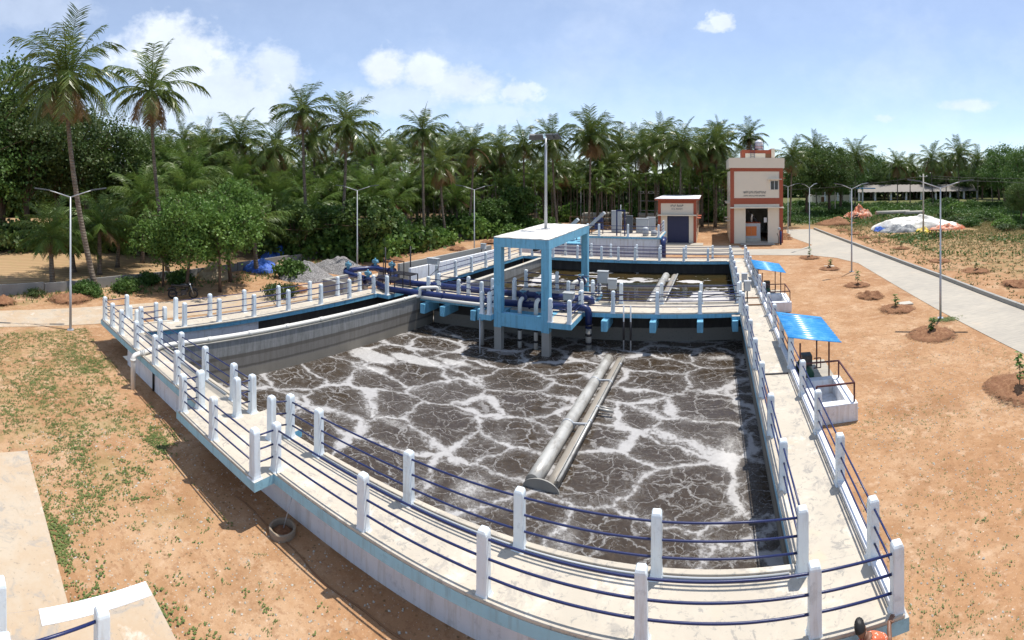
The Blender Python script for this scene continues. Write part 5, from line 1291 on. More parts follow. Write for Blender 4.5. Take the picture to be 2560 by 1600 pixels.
obj('engine', MB().cbox((.05,0,.42),(.36,.26,.3)).tube([(.2,0,.5),(.28,0,.68)], .09, 10), M['dark_metal'], mo, .03)
obj('fuel_tank', MB().lathe([(0,-.3),(.09,-.26),(.14,-.1),(.15,.08),(.11,.24),(0,.28)], (.12,0,.83), 14, 0, True, Matrix(((0,0,1),(0,1,0),(-1,0,0)))), M['black_plastic'], mo)
obj('seat', MB().bar((-.1,0,.82),(-.75,0,.86),.24,.1), M['black_plastic'], mo, .03)
obj('handlebar', MB().tube([(.36,.36,1.06),(.42,.15,1.03),(.42,-.15,1.03),(.36,-.36,1.06)], .014, 8), M['chrome'], mo)
obj('headlight', MB().lathe([(0,.1),(.06,.08),(.09,0),(.085,-.02),(0,-.03)], (.52,0,.9), 14, 0, True, Matrix(((0,0,1),(0,1,0),(-1,0,0)))), M['black_plastic'], mo)
obj('mudguard', MB().tube([(-.95,0,.5),(-.85,0,.62),(-.64,0,.66),(-.4,0,.6)], .06, 8), M['black_plastic'], mo); obj('mudguard', MB().tube([(.9,0,.5),(.78,0,.62),(.6,0,.64)], .05, 8), M['black_plastic'], mo)
obj('exhaust', MB().tube([(.15,-.12,.35),(-.1,-.15,.25),(-.8,-.17,.34)], [.025,.03,.045], 8), M['dark_metal'], mo)
for s in (-1,1): obj('mirror', MB().tube([(.4,s*.28,1.05),(.36,s*.33,1.22)], .01, 6).cbox((.35,s*.34,1.24),(.02,.12,.08)), M['black_plastic'], mo)
m2 = thing('motorcycle', 'small dark motorcycle by the orange sheet in the right scrub', 'motorcycle', (24.8,80.5,0), shift=False, rotz=.4)
for ch in mo.children: copy_tree(ch, m2)

# ------------------------------------------------------------------ the worker at the wall
def skin_mesh(name, V_, E_, rad, root=0, sub=2):
    me = bpy.data.meshes.new(name); me.from_pydata(V_, E_, []); o = bpy.data.objects.new(name, me); COL.objects.link(o)
    sk = o.modifiers.new('skin', 'SKIN'); sk.use_smooth_shade = True
    for i, r in enumerate(rad):
        r = (r, r) if not isinstance(r, tuple) else r
        me.skin_vertices[0].data[i].radius = r; me.skin_vertices[0].data[i].use_root = (i == root)
    su = o.modifiers.new('sub', 'SUBSURF'); su.levels = sub; su.render_levels = sub
    dg = bpy.context.evaluated_depsgraph_get(); m2_ = bpy.data.meshes.new_from_object(o.evaluated_get(dg))
    bpy.data.objects.remove(o); return m2_
def person():
    t = thing('person', 'person with dark hair and orange patterned shirt leaning at the near right wall corner', 'person', (2.07,6.05,0), shift=False, rotz=0)
    t.scale = (.875,.875,.875)
    # faces the wall (+y), leaning to the right with the right arm reaching along it
    V_ = [(0,0,.92),(0,.03,1.12),(.01,.05,1.32),(.03,.07,1.46),(-.05,.08,1.53),(-.09,.09,1.59)]          # pelvis .. head base
    rad = [(.15,.11),(.14,.10),(.17,.11),(.12,.09),(.055,.055),(.06,.06)]
    E_ = [(0,1),(1,2),(2,3),(3,4),(4,5)]
    def chain(start, pts, rr):
        prev = start
        for p, r in zip(pts, rr): V_.append(p); rad.append(r); E_.append((prev, len(V_)-1)); prev = len(V_)-1
        return prev
    chain(0, [(-.10,0,.86),(-.12,.02,.48),(-.12,-.04,.10),(-.12,.08,.04)], [.10,.07,.05,.045])
    chain(0, [(.10,0,.86),(.14,.03,.48),(.15,-.02,.10),(.16,.10,.04)], [.10,.07,.05,.045])
    hl = chain(3, [(-.18,.06,1.42),(-.24,.14,1.16),(-.20,.34,1.06)], [.065,.048,.036])
    hr = chain(3, [(.20,.08,1.42),(.34,.10,1.30),(.40,.30,1.40)], [.065,.048,.036])
    for (w, sgn, base) in ((hl,-1,(-.20,.34,1.06)),(hr,1,(.40,.30,1.40))):
        b = Vector(base); d = Vector((.5*sgn+.1,.55,.1)).normalized() if sgn > 0 else Vector((.1,.9,-.05)).normalized()
        pm = chain(w, [tuple(b+d*.07)], [(.042,.018)])
        side = d.cross(Vector((0,0,1))).normalized()
        for k, L in enumerate((.07,.08,.085,.07)):
            o_ = side*(-.03+.02*k)
            chain(pm, [tuple(b+d*.10+o_), tuple(b+d*(.10+L*.55)+o_-Vector((0,0,.008))), tuple(b+d*(.10+L)+o_-Vector((0,0,.025)))], [.010,.009,.008])
        chain(w, [tuple(b+d*.04+side*.045), tuple(b+d*.075+side*.065)], [.012,.010])
    body = skin_mesh('body', V_, E_, rad)
    # head joined into the same mesh
    bm = bmesh.new(); bm.from_mesh(body)
    Mh = Matrix.Translation((-.13,.13,1.63)) @ Euler((math.radians(-25),math.radians(-20),math.radians(-20))).to_matrix().to_4x4()
    r_ = bmesh.ops.create_uvsphere(bm, u_segments=20, v_segments=14, radius=1.0)
    for v in r_['verts']:
        x, y, z = v.co; sy = 1.0 if y > 0 else 1.02
        nx = x*.078*(1-.12*max(0,-z)); ny = y*.098*sy; nz = z*.118
        if y > .3 and z < 0: ny -= .010*(-z); 
        if y > .86 and abs(x) < .3: ny += .018*max(0, 1-abs(z+.15)*3)       # nose
        if y > .7 and abs(z+.52) < .12: ny += .006                             # lips
        v.co = Mh @ Vector((nx,ny,nz))
    for s in (-1,1):
        e_ = bmesh.ops.create_uvsphere(bm, u_segments=8, v_segments=6, radius=1.0)
        for v in e_['verts']: v.co = Mh @ Vector((s*.080+v.co.x*.010, -.005+v.co.y*.022, -.01+v.co.z*.034))
    for f in bm.faces: f.smooth = True
    bm.to_mesh(body); bm.free(); body.materials.append(M['skin'])
    bo = obj('body', body, M['skin'], t)
    for s in (-1,1):
        eb = MB(); eb.lathe([(0,-.011),(.008,-.007),(.011,0),(.008,.007),(0,.011)], Mh @ Vector((s*.03,.088,.012)), 8)
        obj('eye', eb, M['hair'], bo)
    # hair cap
    bm = bmesh.new(); bmesh.ops.create_uvsphere(bm, u_segments=28, v_segments=18, radius=1.0)
    bmesh.ops.delete(bm, geom=[v for v in bm.verts if v.co.z < (-.35 if v.co.y < .15 else .35) ], context='VERTS')
    rr = random.Random(4)
    for v in bm.verts:
        k = rr.uniform(-.003,.006); v.co = Mh @ Vector((v.co.x*(.086+k), v.co.y*(.106+k), v.co.z*(.127+k)+.004))
    for f in bm.faces: f.smooth = True
    hm = bpy.data.meshes.new('hair'); bm.to_mesh(hm); bm.free(); hm.materials.append(M['hair']); obj('hair', hm, M['hair'], t)
    # shirt and trousers, slightly larger skins over the body
    sv = [(0,0,.90),(0,.03,1.12),(.01,.05,1.32),(.03,.07,1.46),(-.01,.08,1.51),(-.18,.06,1.42),(-.215,.105,1.27),(.20,.08,1.43),(.285,.095,1.35)]
    shirt = skin_mesh('shirt', sv, [(0,1),(1,2),(2,3),(3,4),(3,5),(5,6),(3,7),(7,8)], [(.175,.135),(.165,.125),(.185,.125),(.135,.105),(.07,.07),.085,.075,.085,.075]); shirt.materials.append(M['shirt_orange'])
    obj('shirt', shirt, M['shirt_orange'], t)
    tv = [(0,0,.90),(-.10,0,.84),(-.12,.02,.48),(-.12,-.04,.10),(.10,0,.84),(.14,.03,.48),(.15,-.02,.10)]
    tr = skin_mesh('trousers', tv, [(0,1),(1,2),(2,3),(0,4),(4,5),(5,6)], [(.165,.125),.115,.085,.07,.115,.085,.07]); tr.materials.append(M['trousers'])
    obj('trousers', tr, M['trousers'], t)
person()
# ------------------------------------------------------------------ vegetation
def frond_geo(mb, org, az, e0, L, droop, rr, mat, nl=30, lw=.055, ll=.85, twist=0):
    """one pinnate frond: curved rachis and two rows of hanging leaflets"""
    n = 12; p = Vector(org); pts = [p.copy()]; dirs = []
    hd = Vector((math.cos(az), math.sin(az), 0))
    for i in range(n):
        e = e0 - droop*((i+.5)/n)**1.3
        d = hd*math.cos(e) + Vector((0,0,math.sin(e))); p = p + d*(L/n); pts.append(p.copy()); dirs.append(d)
    mb.tube(pts, [.05*(1-.85*i/n) for i in range(n+1)], 4, mat, False)
    side = Vector((-math.sin(az), math.cos(az), 0))
    for k in range(nl):
        u = .10 + .90*(k+rr.random()*.6)/nl; f = u*n; i = min(n-1, int(f)); pp = pts[i].lerp(pts[i+1], f-i); d = dirs[i]
        up = side.cross(d).normalized()
        if up.z < 0: up = -up
        flat_ = math.cos(math.asin(max(-1, min(1, d.z))))          # 1 on a level stretch, 0 on an upright one
        le = ll*(.55+.55*math.sin(min(1,(u*1.02))*PI*.80))*rr.uniform(.85,1.1)
        for s in (-1,1):
            if rr.random() < .04: continue
            hang = rr.uniform(.25,.9)*flat_
            a = (side*s*.85 + d*rr.uniform(.7,1.05) + up*.10 - Vector((0,0,hang))).normalized()
            m_ = pp + a*le*.55; tip = pp + a*le - Vector((0,0,le*rr.uniform(.10,.30)*flat_))
            w = d*lw*rr.uniform(.7,1.1)
            mb.add([pp-w*.4, pp+w*.4, m_+w*.5, tip, m_-w*.5], [(0,1,2,3,4)], mat)
def palm_crown(seed, nf=26, L=3.7, mats=(0,1), droopk=1.0, dead=.2, ll=1.05, upright=0.0):
    rr = random.Random(seed); g = MB(); dd = MB()
    for i in range(nf):
        t = (i+.5)/nf; az = i*2.39996+rr.uniform(-.25,.25)
        e0 = math.radians(86 - (148-upright*60)*t**.88 + rr.uniform(-8,8)); dr = math.radians((14+58*math.sin(PI*min(1,t**.8*.95))) * droopk + rr.uniform(-8,10))
        l = L*rr.uniform(.82,1.08)*(.80+.25*math.sin(PI*min(1,t+.25)))
        is_dead = t > 1-dead and rr.random() < .75
        frond_geo(dd if is_dead else g, (0,0,rr.uniform(-.15,.1)), az, e0 if not is_dead else min(e0, math.radians(-15)), l*(.85 if is_dead else 1), dr, rr, 0, 40 if L > 3 else 20, .07, ll*(.8 if is_dead else 1))
    g.lathe([(.10,-.5),(.20,-.2),(.17,.2),(.05,.5)], (0,0,0), 8)
    return g, dd
def trunk_geo(h, bend, r0, r1, seed, bulge=1.35):
    rr = random.Random(seed); pts = []; rad = []
    n = 14
    for i in range(n+1):
        u = i/n; pts.append((bend[0]*(1-(1-u)**1.8) , bend[1]*(1-(1-u)**1.8), h*u)); rad.append(r0*(bulge if i == 0 else 1) + (r1-r0)*u)
    return MB().tube(pts, rad, 8), pts[-1]
CROWNS = []
for i, (nf, L, dk, de, up) in enumerate([(40,4.1,1.0,.24,0),(32,3.9,1.05,.30,0),(36,3.7,.9,.12,.1),(32,4.2,1.1,.36,0),(40,3.9,.95,.26,.05)]):
    g, d = palm_crown(100+i, nf, L, droopk=dk, dead=de, upright=up)
    CROWNS.append((g.mesh('crown', [M['palm_green']]), d.mesh('dead_fronds', [M['palm_dead']])))
YOUNG = []
for i in range(2):
    g, d = palm_crown(140+i, 22, 4.0, droopk=.85, dead=.08, upright=.8, ll=1.1)
    YOUNG.append((g.mesh('crown', [M['palm_young']]), d.mesh('dead_fronds', [M['palm_dead']])))
ARECA = []
for i in range(3):
    g, d = palm_crown(160+i, 9, 1.7, droopk=.8, dead=0, upright=.6, ll=.55)
    ARECA.append(g.mesh('crown', [M['palm_young']]))
nuts_mb = MB(); rr = random.Random(5)
for i in range(9):
    a = i*.7; nuts_mb.lathe([(0,-.13),(.09,-.08),(.11,0),(.08,.09),(0,.12)], (.24*math.cos(a),.24*math.sin(a),-.35-.12*(i%3)), 7)
NUTS = nuts_mb.mesh('coconuts', [M['brown_wood']])
def link(name, me, parent, loc=(0,0,0), rot=(0,0,0), sc=1.0):
    o = bpy.data.objects.new(name, me); COL.objects.link(o); o.parent = parent; o.location = loc; o.rotation_euler = rot
    o.scale = (sc,sc,sc) if not isinstance(sc, tuple) else sc; return o
TR = {}
def palm(x, y, h, label, var=0, bend=(0,0), sc=1.0, group='coconut palms', young=False, r0=.17, nuts=True, rot=None, trunk_key=None):
    t = thing('coconut_palm', label, 'palm tree', (x,y,0), group, shift=False)
    key = trunk_key
    if key is not None and key in TR: me, top = TR[key]
    else:
        mb, top = trunk_geo(h, bend, r0, r0*.66, int(x*7+y*13) & 255); me = mb.mesh('trunk', [M['palm_bark']])
        if key is not None: TR[key] = (me, top)
    k = h/top[2]
    link('trunk', me, t, sc=(1,1,k))
    top = (top[0], top[1], h)
    c = (YOUNG if young else CROWNS)[var % (2 if young else 5)]
    rz = R.uniform(0,6.28) if rot is None else rot
    tilt = (R.uniform(-.08,.08), R.uniform(-.08,.08), rz)
    link('crown', c[0], t, top, tilt, sc)
    link('dead_fronds', c[1], t, top, tilt, sc)
    if nuts and not young: link('coconuts', NUTS, t, top, (0,0,rz), sc)
    return t
def az_pos(px, r): th = (px-XAX)/FPX; return r*math.sin(th), r*math.cos(th)
def zpx(py, r): return HC - (py-HOR)*r/FPX
def palm_px(px_crown, py_crown, px_base, r, label, var, sc=1.0, **k):
    """palm by crown and base bearings (photo pixels) and range"""
    bx, by = az_pos(px_base, r); cx, cy = az_pos(px_crown, r)
    return palm(bx, by, zpx(py_crown, r), label, var, (cx-bx, cy-by), sc, **k)
k2 = 1.0583
palm_px(157*k2,185*k2,228*k2,31.4,'very tall leaning coconut palm at far left with wide drooping crown',0,1.05,rot=.4,r0=.2)
palm_px(357*k2,215*k2,398*k2,36.5,'second very tall coconut palm, left of the big cloud',3,1.0,rot=1.2)
palm_px(715*k2,265*k2,730*k2,45.7,'tall slender coconut palm behind the gravel heaps with sparse crown',1,.85,rot=2.0)
palm_px(818*k2,300*k2,803*k2,45.7,'tall coconut palm with curved trunk base behind the gravel heaps',0,.92,rot=3.1)
palm_px(998*k2,308*k2,1003*k2,51.9,'tall slim coconut palm standing alone against sky before the dip',2,.78,rot=.9)
palm_px(1040*k2,392*k2,1055*k2,55.2,'browning coconut palm right of the lone slim palm',3,.9,rot=2.2)
palm_px(875*k2,345*k2,880*k2,62,'bare thin palm trunk with tiny crown behind curved palm',4,.45)
PALM_LABELS = ['grove palm just right of the browning palm', 'grove palm half hidden behind the browning palm', 'grove palm midway between third street lamp and floodlight mast', 'grove palm with full crown left of the floodlight mast', 'grove palm directly behind the floodlight heads', 'biggest grove palm just right of the floodlight mast', 'grove palm crown touching the right side of the biggest one', 'lower grove palm between biggest palm and transformer poles', 'grove palm with hanging brown fronds above the transformer poles', 'tall grove palm above the left end of the generator room', 'grove palm with wide crown above the generator room', 'grove palm above the right end of the generator room', 'grove palm with wide crown left of the admin building', 'tall grove palm peeping up left of the admin building', 'grove palm peeping above the admin building parapet', 'grove palm left of the second pair, above the bright young palm', 'tall grove palm above the bright feathery trees', 'full grove palm left of the slender tall palm', 'grove palm close behind the slender tall palm', 'lower grove palm between feathery trees and slender palm', 'small grove palm just left of the second very tall palm', 'grove palm right of the second very tall palm', 'grove palm in the dip left of the lone slim palm', 'palm just right of the admin building wall', 'palm rising over the dark round trees right of the admin building', 'dark palm standing between dark trees and the light green tree', 'palm above the left end of the long shed', 'palm second from the left above the long shed', 'palm above the middle of the long shed', 'tallest palm above the right half of the long shed', 'palm above the right end of the long shed', 'smaller palm between the two tallest above the shed', 'palm behind the dark spreading trees', 'palm left of the big light green tree at right']
for i, (cx, cy, bx, r, v, s) in enumerate([(1118,350,1105,60,1,.95),(1078,355,1075,68,4,.9),(1180,352,1180,72,0,.85),(1237,345,1240,66,2,.95),(1305,335,1318,64,0,.95),(1395,322,1390,62,4,1.12),(1418,330,1425,74,1,1.0),(1462,345,1462,82,3,1.0),(1525,358,1528,72,3,1.05),(1565,322,1566,80,2,1.05),(1608,345,1606,66,0,1.02),(1660,350,1655,80,1,1.05),(1692,345,1690,72,4,1.05),(1698,318,1700,88,2,.95),(1770,325,1768,80,0,.85),
      (485,345,487,58,2,.9),(562,335,560,56,0,1.0),(650,350,652,54,3,1.05),(742,330,745,58,4,1.0),(610,400,610,62,1,1.0),(352,340,350,60,2,.85),(395,385,395,58,1,.9),(930,375,930,70,1,.9),(1870,372,1865,74,3,.9),(1925,352,1930,120,2,1.3),(2020,372,2020,105,0,1.25),(2120,392,2120,130,1,1.3),(2150,398,2150,140,4,1.3),(2200,378,2205,125,3,1.3),(2265,368,2265,122,0,1.35),(2310,382,2310,140,2,1.3),(2235,392,2235,135,1,1.3),(1990,380,1990,125,1,1.1),(2340,395,2345,145,4,1.2)]):
    palm_px(cx*k2, cy*k2, bx*k2, r, PALM_LABELS[i], v, s, group=('palm grove behind the basins' if cx < 1850 else 'far right palms'))
# fill rows of the grove
rg_ = random.Random(21)
for i in range(64):
    px = 300+1460*(i+rg_.random())/64*k2/1.0583; r = rg_.uniform(72,104); 
    py = (375 + 35*math.sin(px*.011) + rg_.uniform(-14,30))
    x, y = az_pos(px*k2, r); h = zpx(py*k2, r)
    palm(x, y, max(6,h), 'coconut palm in the deep rows of the grove', rg_.randrange(5), (rg_.uniform(-.6,.6),rg_.uniform(-.6,.6)), rg_.uniform(.9,1.15), 'deep grove palms', nuts=False, trunk_key=('d',i%6))
# young palms with bright crowns near the boundary
for i, (cx, cy, r, s, lab) in enumerate([(450,420,47,1.0,'bright young palm left of the leafy small tree'),(430,455,44,.8,'smaller bright young palm above the leafy tree'),(600,530,38,.75,'young palm with hanging fronds right of the leafy tree'),(235,535,37,.8,'young palm with hanging brown fronds behind the left lamp'),(705,440,55,1.0,'bright young palm left of the slender palm trunk'),(760,455,60,.95,'bright young palm between the two tall mid palms'),(900,430,62,1.05,'broad young palm behind the second street lamp'),(930,480,58,.9,'young palm with brown fronds left of the lone palm'),(985,475,66,.9,'young palm right behind the lone palm trunk'),(560,430,52,.95,'bright young palm above the leafy tree, right side'),(120,560,34,.75,'young palm with dark fronds by the field'),(640,470,50,.9,'young palm right of the bright leafy tree'),(340,470,42,.9,'young palm behind the second tall palm')]):
    palm_px(cx*k2, cy*k2, cx*k2+R.uniform(-8,8), r, lab, i, s, group='young palms', young=True, r0=.2)
for i, (cx, cy, r, sc_) in enumerate([(320,500,46,.95),(380,520,45,1.0),(480,470,52,1.1),(530,500,50,1.0),(590,470,54,1.1),(660,520,47,.9),(680,480,52,1.0),(735,500,50,1.0),(800,470,58,1.1),(845,440,60,1.1),(870,470,56,1.0),(960,450,64,1.1),(410,400,56,1.0),(520,420,58,1.1),(1010,440,66,1.0),(1080,470,64,.95),(280,560,40,.8),(170,570,38,.75)]):
    palm_px(cx*k2, cy*k2, cx*k2+R.uniform(-8,8), r, 'bright young palm in the thick second row behind the boundary', i, sc_, group='second row young palms', young=True, r0=.2)
# areca palms: thin straight trunks inside the grove
for i in range(130):
    px = 880 + 860*(i+rg_.random())/130; r = rg_.uniform(64,92); x, y = az_pos(px*k2, r); h = rg_.uniform(5.5,8.2)
    t = thing('areca_palm', 'slim areca palm with thin straight trunk inside the dark grove', 'palm tree', (x,y,0), 'areca palms in the grove', shift=False)
    if 'a' not in TR: TR['a'] = MB().tube([(0,0,0),(.05,0,.5),(0,.03,1.0)], [.075,.065,.055], 6).mesh('trunk', [M['palm_bark']])
    link('trunk', TR['a'], t, sc=(1,1,h)); link('crown', ARECA[i%3], t, (0,.03,h), (0,0,rg_.uniform(0,6)), rg_.uniform(.8,1.1))
# ---- broadleaf trees
def leaf(mb, p, rr, s):
    n = Vector((rr.gauss(0,1),rr.gauss(0,1),rr.gauss(.6,.8))).normalized(); a = n.cross(Vector((rr.gauss(0,1),rr.gauss(0,1),rr.gauss(0,1)))).normalized(); b = n.cross(a)
    l = s*rr.uniform(.7,1.3); w = l*.42; dz = Vector((0,0,-l*.18))
    mb.add([p, p+a*l*.5+b*w, p+a*l+dz, p+a*l*.5-b*w], [(0,1,2,3)])
def broad_tree(seed, h, cr, trunk_h, ncl, per, ls, droop=0.0, flat=.8, trunkr=.22):
    rr = random.Random(seed); tb = MB(); lf = MB(); ends = []
    top = Vector((rr.uniform(-.4,.4), rr.uniform(-.4,.4), trunk_h))
    tb.tube([(0,0,-.1),(top.x*.3,top.y*.5,trunk_h*.5),tuple(top)], [trunkr*1.2,trunkr*.9,trunkr*.75], 8)
    cz = (h+trunk_h*.8)/2; ch = (h-trunk_h*.8)/2
    for i in range(9):
        a = i*2.4+rr.uniform(-.4,.4); e = rr.uniform(.15,1.25); q = Vector((math.cos(a)*math.cos(e)*cr*.8, math.sin(a)*math.cos(e)*cr*.8, cz+math.sin(e)*ch*.75-ch*.15))
        m_ = top.lerp(q, .5)+Vector((rr.uniform(-.3,.3),rr.uniform(-.3,.3),.3))
        tb.tube([tuple(top-Vector((0,0,.3))),tuple(m_),tuple(q)], [trunkr*.5,trunkr*.3,trunkr*.1], 6, 0, False)
        for k in range(3):
            q2 = q+Vector((rr.gauss(0,1),rr.gauss(0,1),rr.gauss(0,.6)))*cr*.28; tb.tube([tuple(m_.lerp(q,.5)),tuple(q2)], [trunkr*.18,trunkr*.05], 5, 0, False)
    for i in range(ncl):
        while True:
            v = Vector((rr.uniform(-1,1),rr.uniform(-1,1),rr.uniform(-1,1)))
            if .25 < v.length < 1: break
        lob = 1+.22*math.sin(3*math.atan2(v.y,v.x)+seed)+.15*math.sin(5*v.z+seed*2)
        c = Vector((v.x*cr*lob, v.y*cr*lob, cz+v.z*ch*(1 if v.z > 0 else flat)*(.9+.2*lob-.2)))
        rad = cr*rr.uniform(.13,.26)
        for k in range(per):
            o = Vector((rr.gauss(0,.55),rr.gauss(0,.55),rr.gauss(0,.42)-droop*rr.random()))*rad
            leaf(lf, c+o, rr, ls)
    return tb.mesh('trunk', [M['bark']]), lf
def tree_proto(seed, mat, **k):
    t, lf = broad_tree(seed, **k); return (t, lf.mesh('crown', [M[mat]]))
T_BIG = [tree_proto(301,'leaf_dark',h=13,cr=5.0,trunk_h=3.6,ncl=190,per=85,ls=.25,trunkr=.3), tree_proto(302,'leaf_rust',h=14,cr=4.6,trunk_h=4,ncl=170,per=85,ls=.25,trunkr=.3), tree_proto(303,'leaf_mid',h=12,cr=5.2,trunk_h=3,ncl=190,per=80,ls=.26,trunkr=.3)]
T_LIGHT = [tree_proto(311,'leaf_bright',h=6.6,cr=2.2,trunk_h=2.6,ncl=120,per=62,ls=.17,droop=1.6,flat=1.0,trunkr=.11), tree_proto(312,'leaf_bright',h=6.0,cr=1.9,trunk_h=2.4,ncl=100,per=60,ls=.17,droop=1.6,flat=1.0,trunkr=.09)]
T_SMALL = [tree_proto(321,'leaf_dark',h=5.5,cr=2.1,trunk_h=1.1,ncl=100,per=48,ls=.26,trunkr=.12), tree_proto(322,'leaf_mid',h=5.0,cr=2.3,trunk_h=1.0,ncl=95,per=48,ls=.26,trunkr=.12)]
def bush_proto(seed, mat, ls=.2, n=34, per=46):
    rr = random.Random(seed); lf = MB(); st = MB()
    for i in range(n):
        a = rr.uniform(0,2*PI); d = math.sqrt(rr.random()); z = rr.random()**.7*(1-.5*d)
        c = Vector((math.cos(a)*d, math.sin(a)*d, z*1.15+.05))
        if i < 8: st.tube([(0,0,-.05),tuple(c*.6),tuple(c)], [.03,.02,.008], 5, 0, False)
        for k in range(per): leaf(lf, c+Vector((rr.gauss(0,.2),rr.gauss(0,.2),abs(rr.gauss(0,.16))-.06)), rr, ls)
    return st.mesh('stems', [M['bark']]), lf.mesh('foliage', [M[mat]])
BUSH = [bush_proto(401,'leaf_mid'), bush_proto(402,'leaf_bright',.22), bush_proto(403,'leaf_dark'), bush_proto(404,'leaf_mid',.16,40,50), bush_proto(405,'leaf_rust',.15,30,44)]
def tree(proto, x, y, label, sc=1.0, rot=None, group='broadleaf trees', name='tree', zs=1.0, cat='tree'):
    t = thing(name, label, cat, (x,y,0), group, shift=False, rotz=R.uniform(0,6) if rot is None else rot)
    link('trunk' if name != 'bush' else 'stems', proto[0], t, sc=(sc,sc,sc*zs)); link('crown' if name != 'bush' else 'foliage', proto[1], t, sc=(sc,sc,sc*zs)); return t
def tree_px(proto, px, r, label, sc, **k): x, y = az_pos(px*k2, r); return tree(proto, x, y, label, sc, **k)
tree_px(T_BIG[0], 5, 55, 'big dark tree at the left frame edge, tallest broadleaf crown', 1.5, zs=1.08)
tree_px(T_BIG[1], 70, 52, 'rusty leaved tree behind the leaning tall palm', 1.2)
tree_px(T_BIG[1], 205, 54, 'rusty leaved tree between the two tall left palms', 1.12)
tree_px(T_BIG[0], 285, 56, 'dark tree behind the second tall palm', 1.02)
tree_px(T_BIG[0], 135, 62, 'dark tree deep behind the leaning tall palm', 1.3)
tree_px(T_BIG[2], -45, 50, 'dark tree half cut by the left frame edge', 1.15)
tree_px(T_BIG[0], 375, 58, 'dark tree behind the bright young palms', .9)
for i, (px, r) in enumerate([(-10,49),(35,50),(80,50),(120,51),(165,50),(205,50),(245,50),(290,49),(330,48)]):
    tree_px(BUSH[2 if i%3 else 4], px, r, 'dark bush at the back edge of the ploughed field', R.uniform(2.0,2.8), group='bushes behind the field', name='bush', cat='bush')
tree_px(T_LIGHT[0], 440, 31.6, 'bright feathery tree with thin trunk above the motorcycle', 1.06)
tree_px(T_LIGHT[1], 520, 31.4, 'bright feathery tree right of the motorcycle', 1.12)
tree_px(T_LIGHT[0], 545, 34.5, 'taller bright feathery tree at the back of the pair', 1.2)
tree_px(T_LIGHT[1], 385, 33, 'bright feathery tree left of the motorcycle', .9)
tree_px(T_SMALL[0], 700, 44, 'small dark tree left of the slender palm trunk', 1.0)
tree_px(T_SMALL[1], 785, 46, 'small dark tree between the two mid palms', 1.0)
tree_px(T_SMALL[0], 870, 43, 'small dark bushy tree behind the second street lamp', 1.15)
tree_px(T_SMALL[1], 910, 47, 'green bushy tree right of the second street lamp', .95)
tree_px(T_SMALL[1], 1220, 66, 'green bushy tree left of the floodlight mast', 1.3)
tree_px(T_SMALL[1], 1165, 62, 'green bushy tree behind the third street lamp', 1.0)
tree_px(T_SMALL[1], 1545, 82, 'green bushy tree behind the transformer poles', 1.35)
tree_px(T_SMALL[1], 1660, 80, 'green bushy tree behind the generator room', 1.3)
tree_px(T_BIG[0], 1905, 92, 'large dark round tree right of the admin building', 1.05)
tree_px(T_BIG[0], 1960, 96, 'large dark spreading tree, second right of the admin building', 1.08)
tree_px(T_BIG[2], 1985, 112, 'green tree behind the dark spreading trees', 1.1)
tree_px(T_BIG[2], 2058, 172, 'light green tall tree behind the left end of the long shed', 1.35)
tree_px(T_BIG[2], 2375, 120, 'big light green tree near the right frame edge', 1.3)
tree_px(T_BIG[2], 2425, 100, 'big green tree cut by the right frame edge', 1.15)
tree_px(T_BIG[0], 2412, 76, 'dark tree low at the right frame edge', .55)
for i, (px, r, s) in enumerate([(2090,165,.9),(2120,170,1.0),(2160,172,.95),(2200,168,1.0),(2240,175,1.0),(2280,170,1.0),(2320,165,1.05),(1945,150,1.2),(2010,160,1.05),(2040,165,1.0),(2360,160,1.1)]):
    tree_px(T_BIG[i%3], px, r, 'tree in the far right treeline behind the shed', s, group='far right treeline')
# bushes along the boundary and scrub
for i in range(60):
    px = 640+1100*(i+rg_.random())/60; r = rg_.uniform(56,72) if px > 980 else rg_.uniform(44,52)
    if px > 1300: r = rg_.uniform(78,90)
    tree_px(BUSH[rg_.choice([0,1,1,3,1,2])], px, r, 'green bush in the undergrowth below the palm grove', rg_.uniform(1.3,2.6), group='bushes below the grove', name='bush', cat='bush')
for i, (px, r, s, b, lab) in enumerate([(200,31.0,.75,3,'small pale green shrub at the foot of the leaning palm'),(215,30.4,.6,3,'little shrub right of the leaning palm foot'),(300,31.6,.8,3,'small round shrub on the boundary wall, second'),(425,34,.8,0,'low green shrub behind the motorcycle'),(350,33.8,.7,0,'green shrub left of the bright tree'),(85,30.2,.5,4,'dry tuft by the boundary wall at far left'),(660,30,.9,4,'dry brown shrub before the gravel heap'),(690,36,1.1,0,'green shrub left of the gravel heaps'),(1040,53,1.6,1,'bright bush below the browning palm'),(960,50,1.6,0,'green bush right of bushy trees'),(1000,55,1.4,1,'bright bush at the foot of lone palm'),(2235,88,1.4,2,'dark green bush between scrub tarpaulins')]):
    tree_px(BUSH[b], px, r, lab, s, group='shrubs along the boundary', name='bush', cat='bush')
for i in range(95):
    px = rg_.uniform(1855,2440); r = rg_.uniform(72,128)
    if px > 2080: r = rg_.choice([rg_.uniform(66,84), rg_.uniform(112,140)])
    x, y = az_pos(px*k2, r)
    if abs(x-25) < 6 and abs(y-80) < 6: continue
    if y < 78 and 18 < x < 36: continue
    if y < 76 and x < 19: continue
    tree(BUSH[rg_.choice([0,1,3,3,4,4,0])], x, y, 'low scrub bush on the right wasteland', rg_.uniform(.9,1.7)*(1.15 if r > 105 else 1), group='scrub bushes on the right', name='bush', zs=.75, cat='bush')
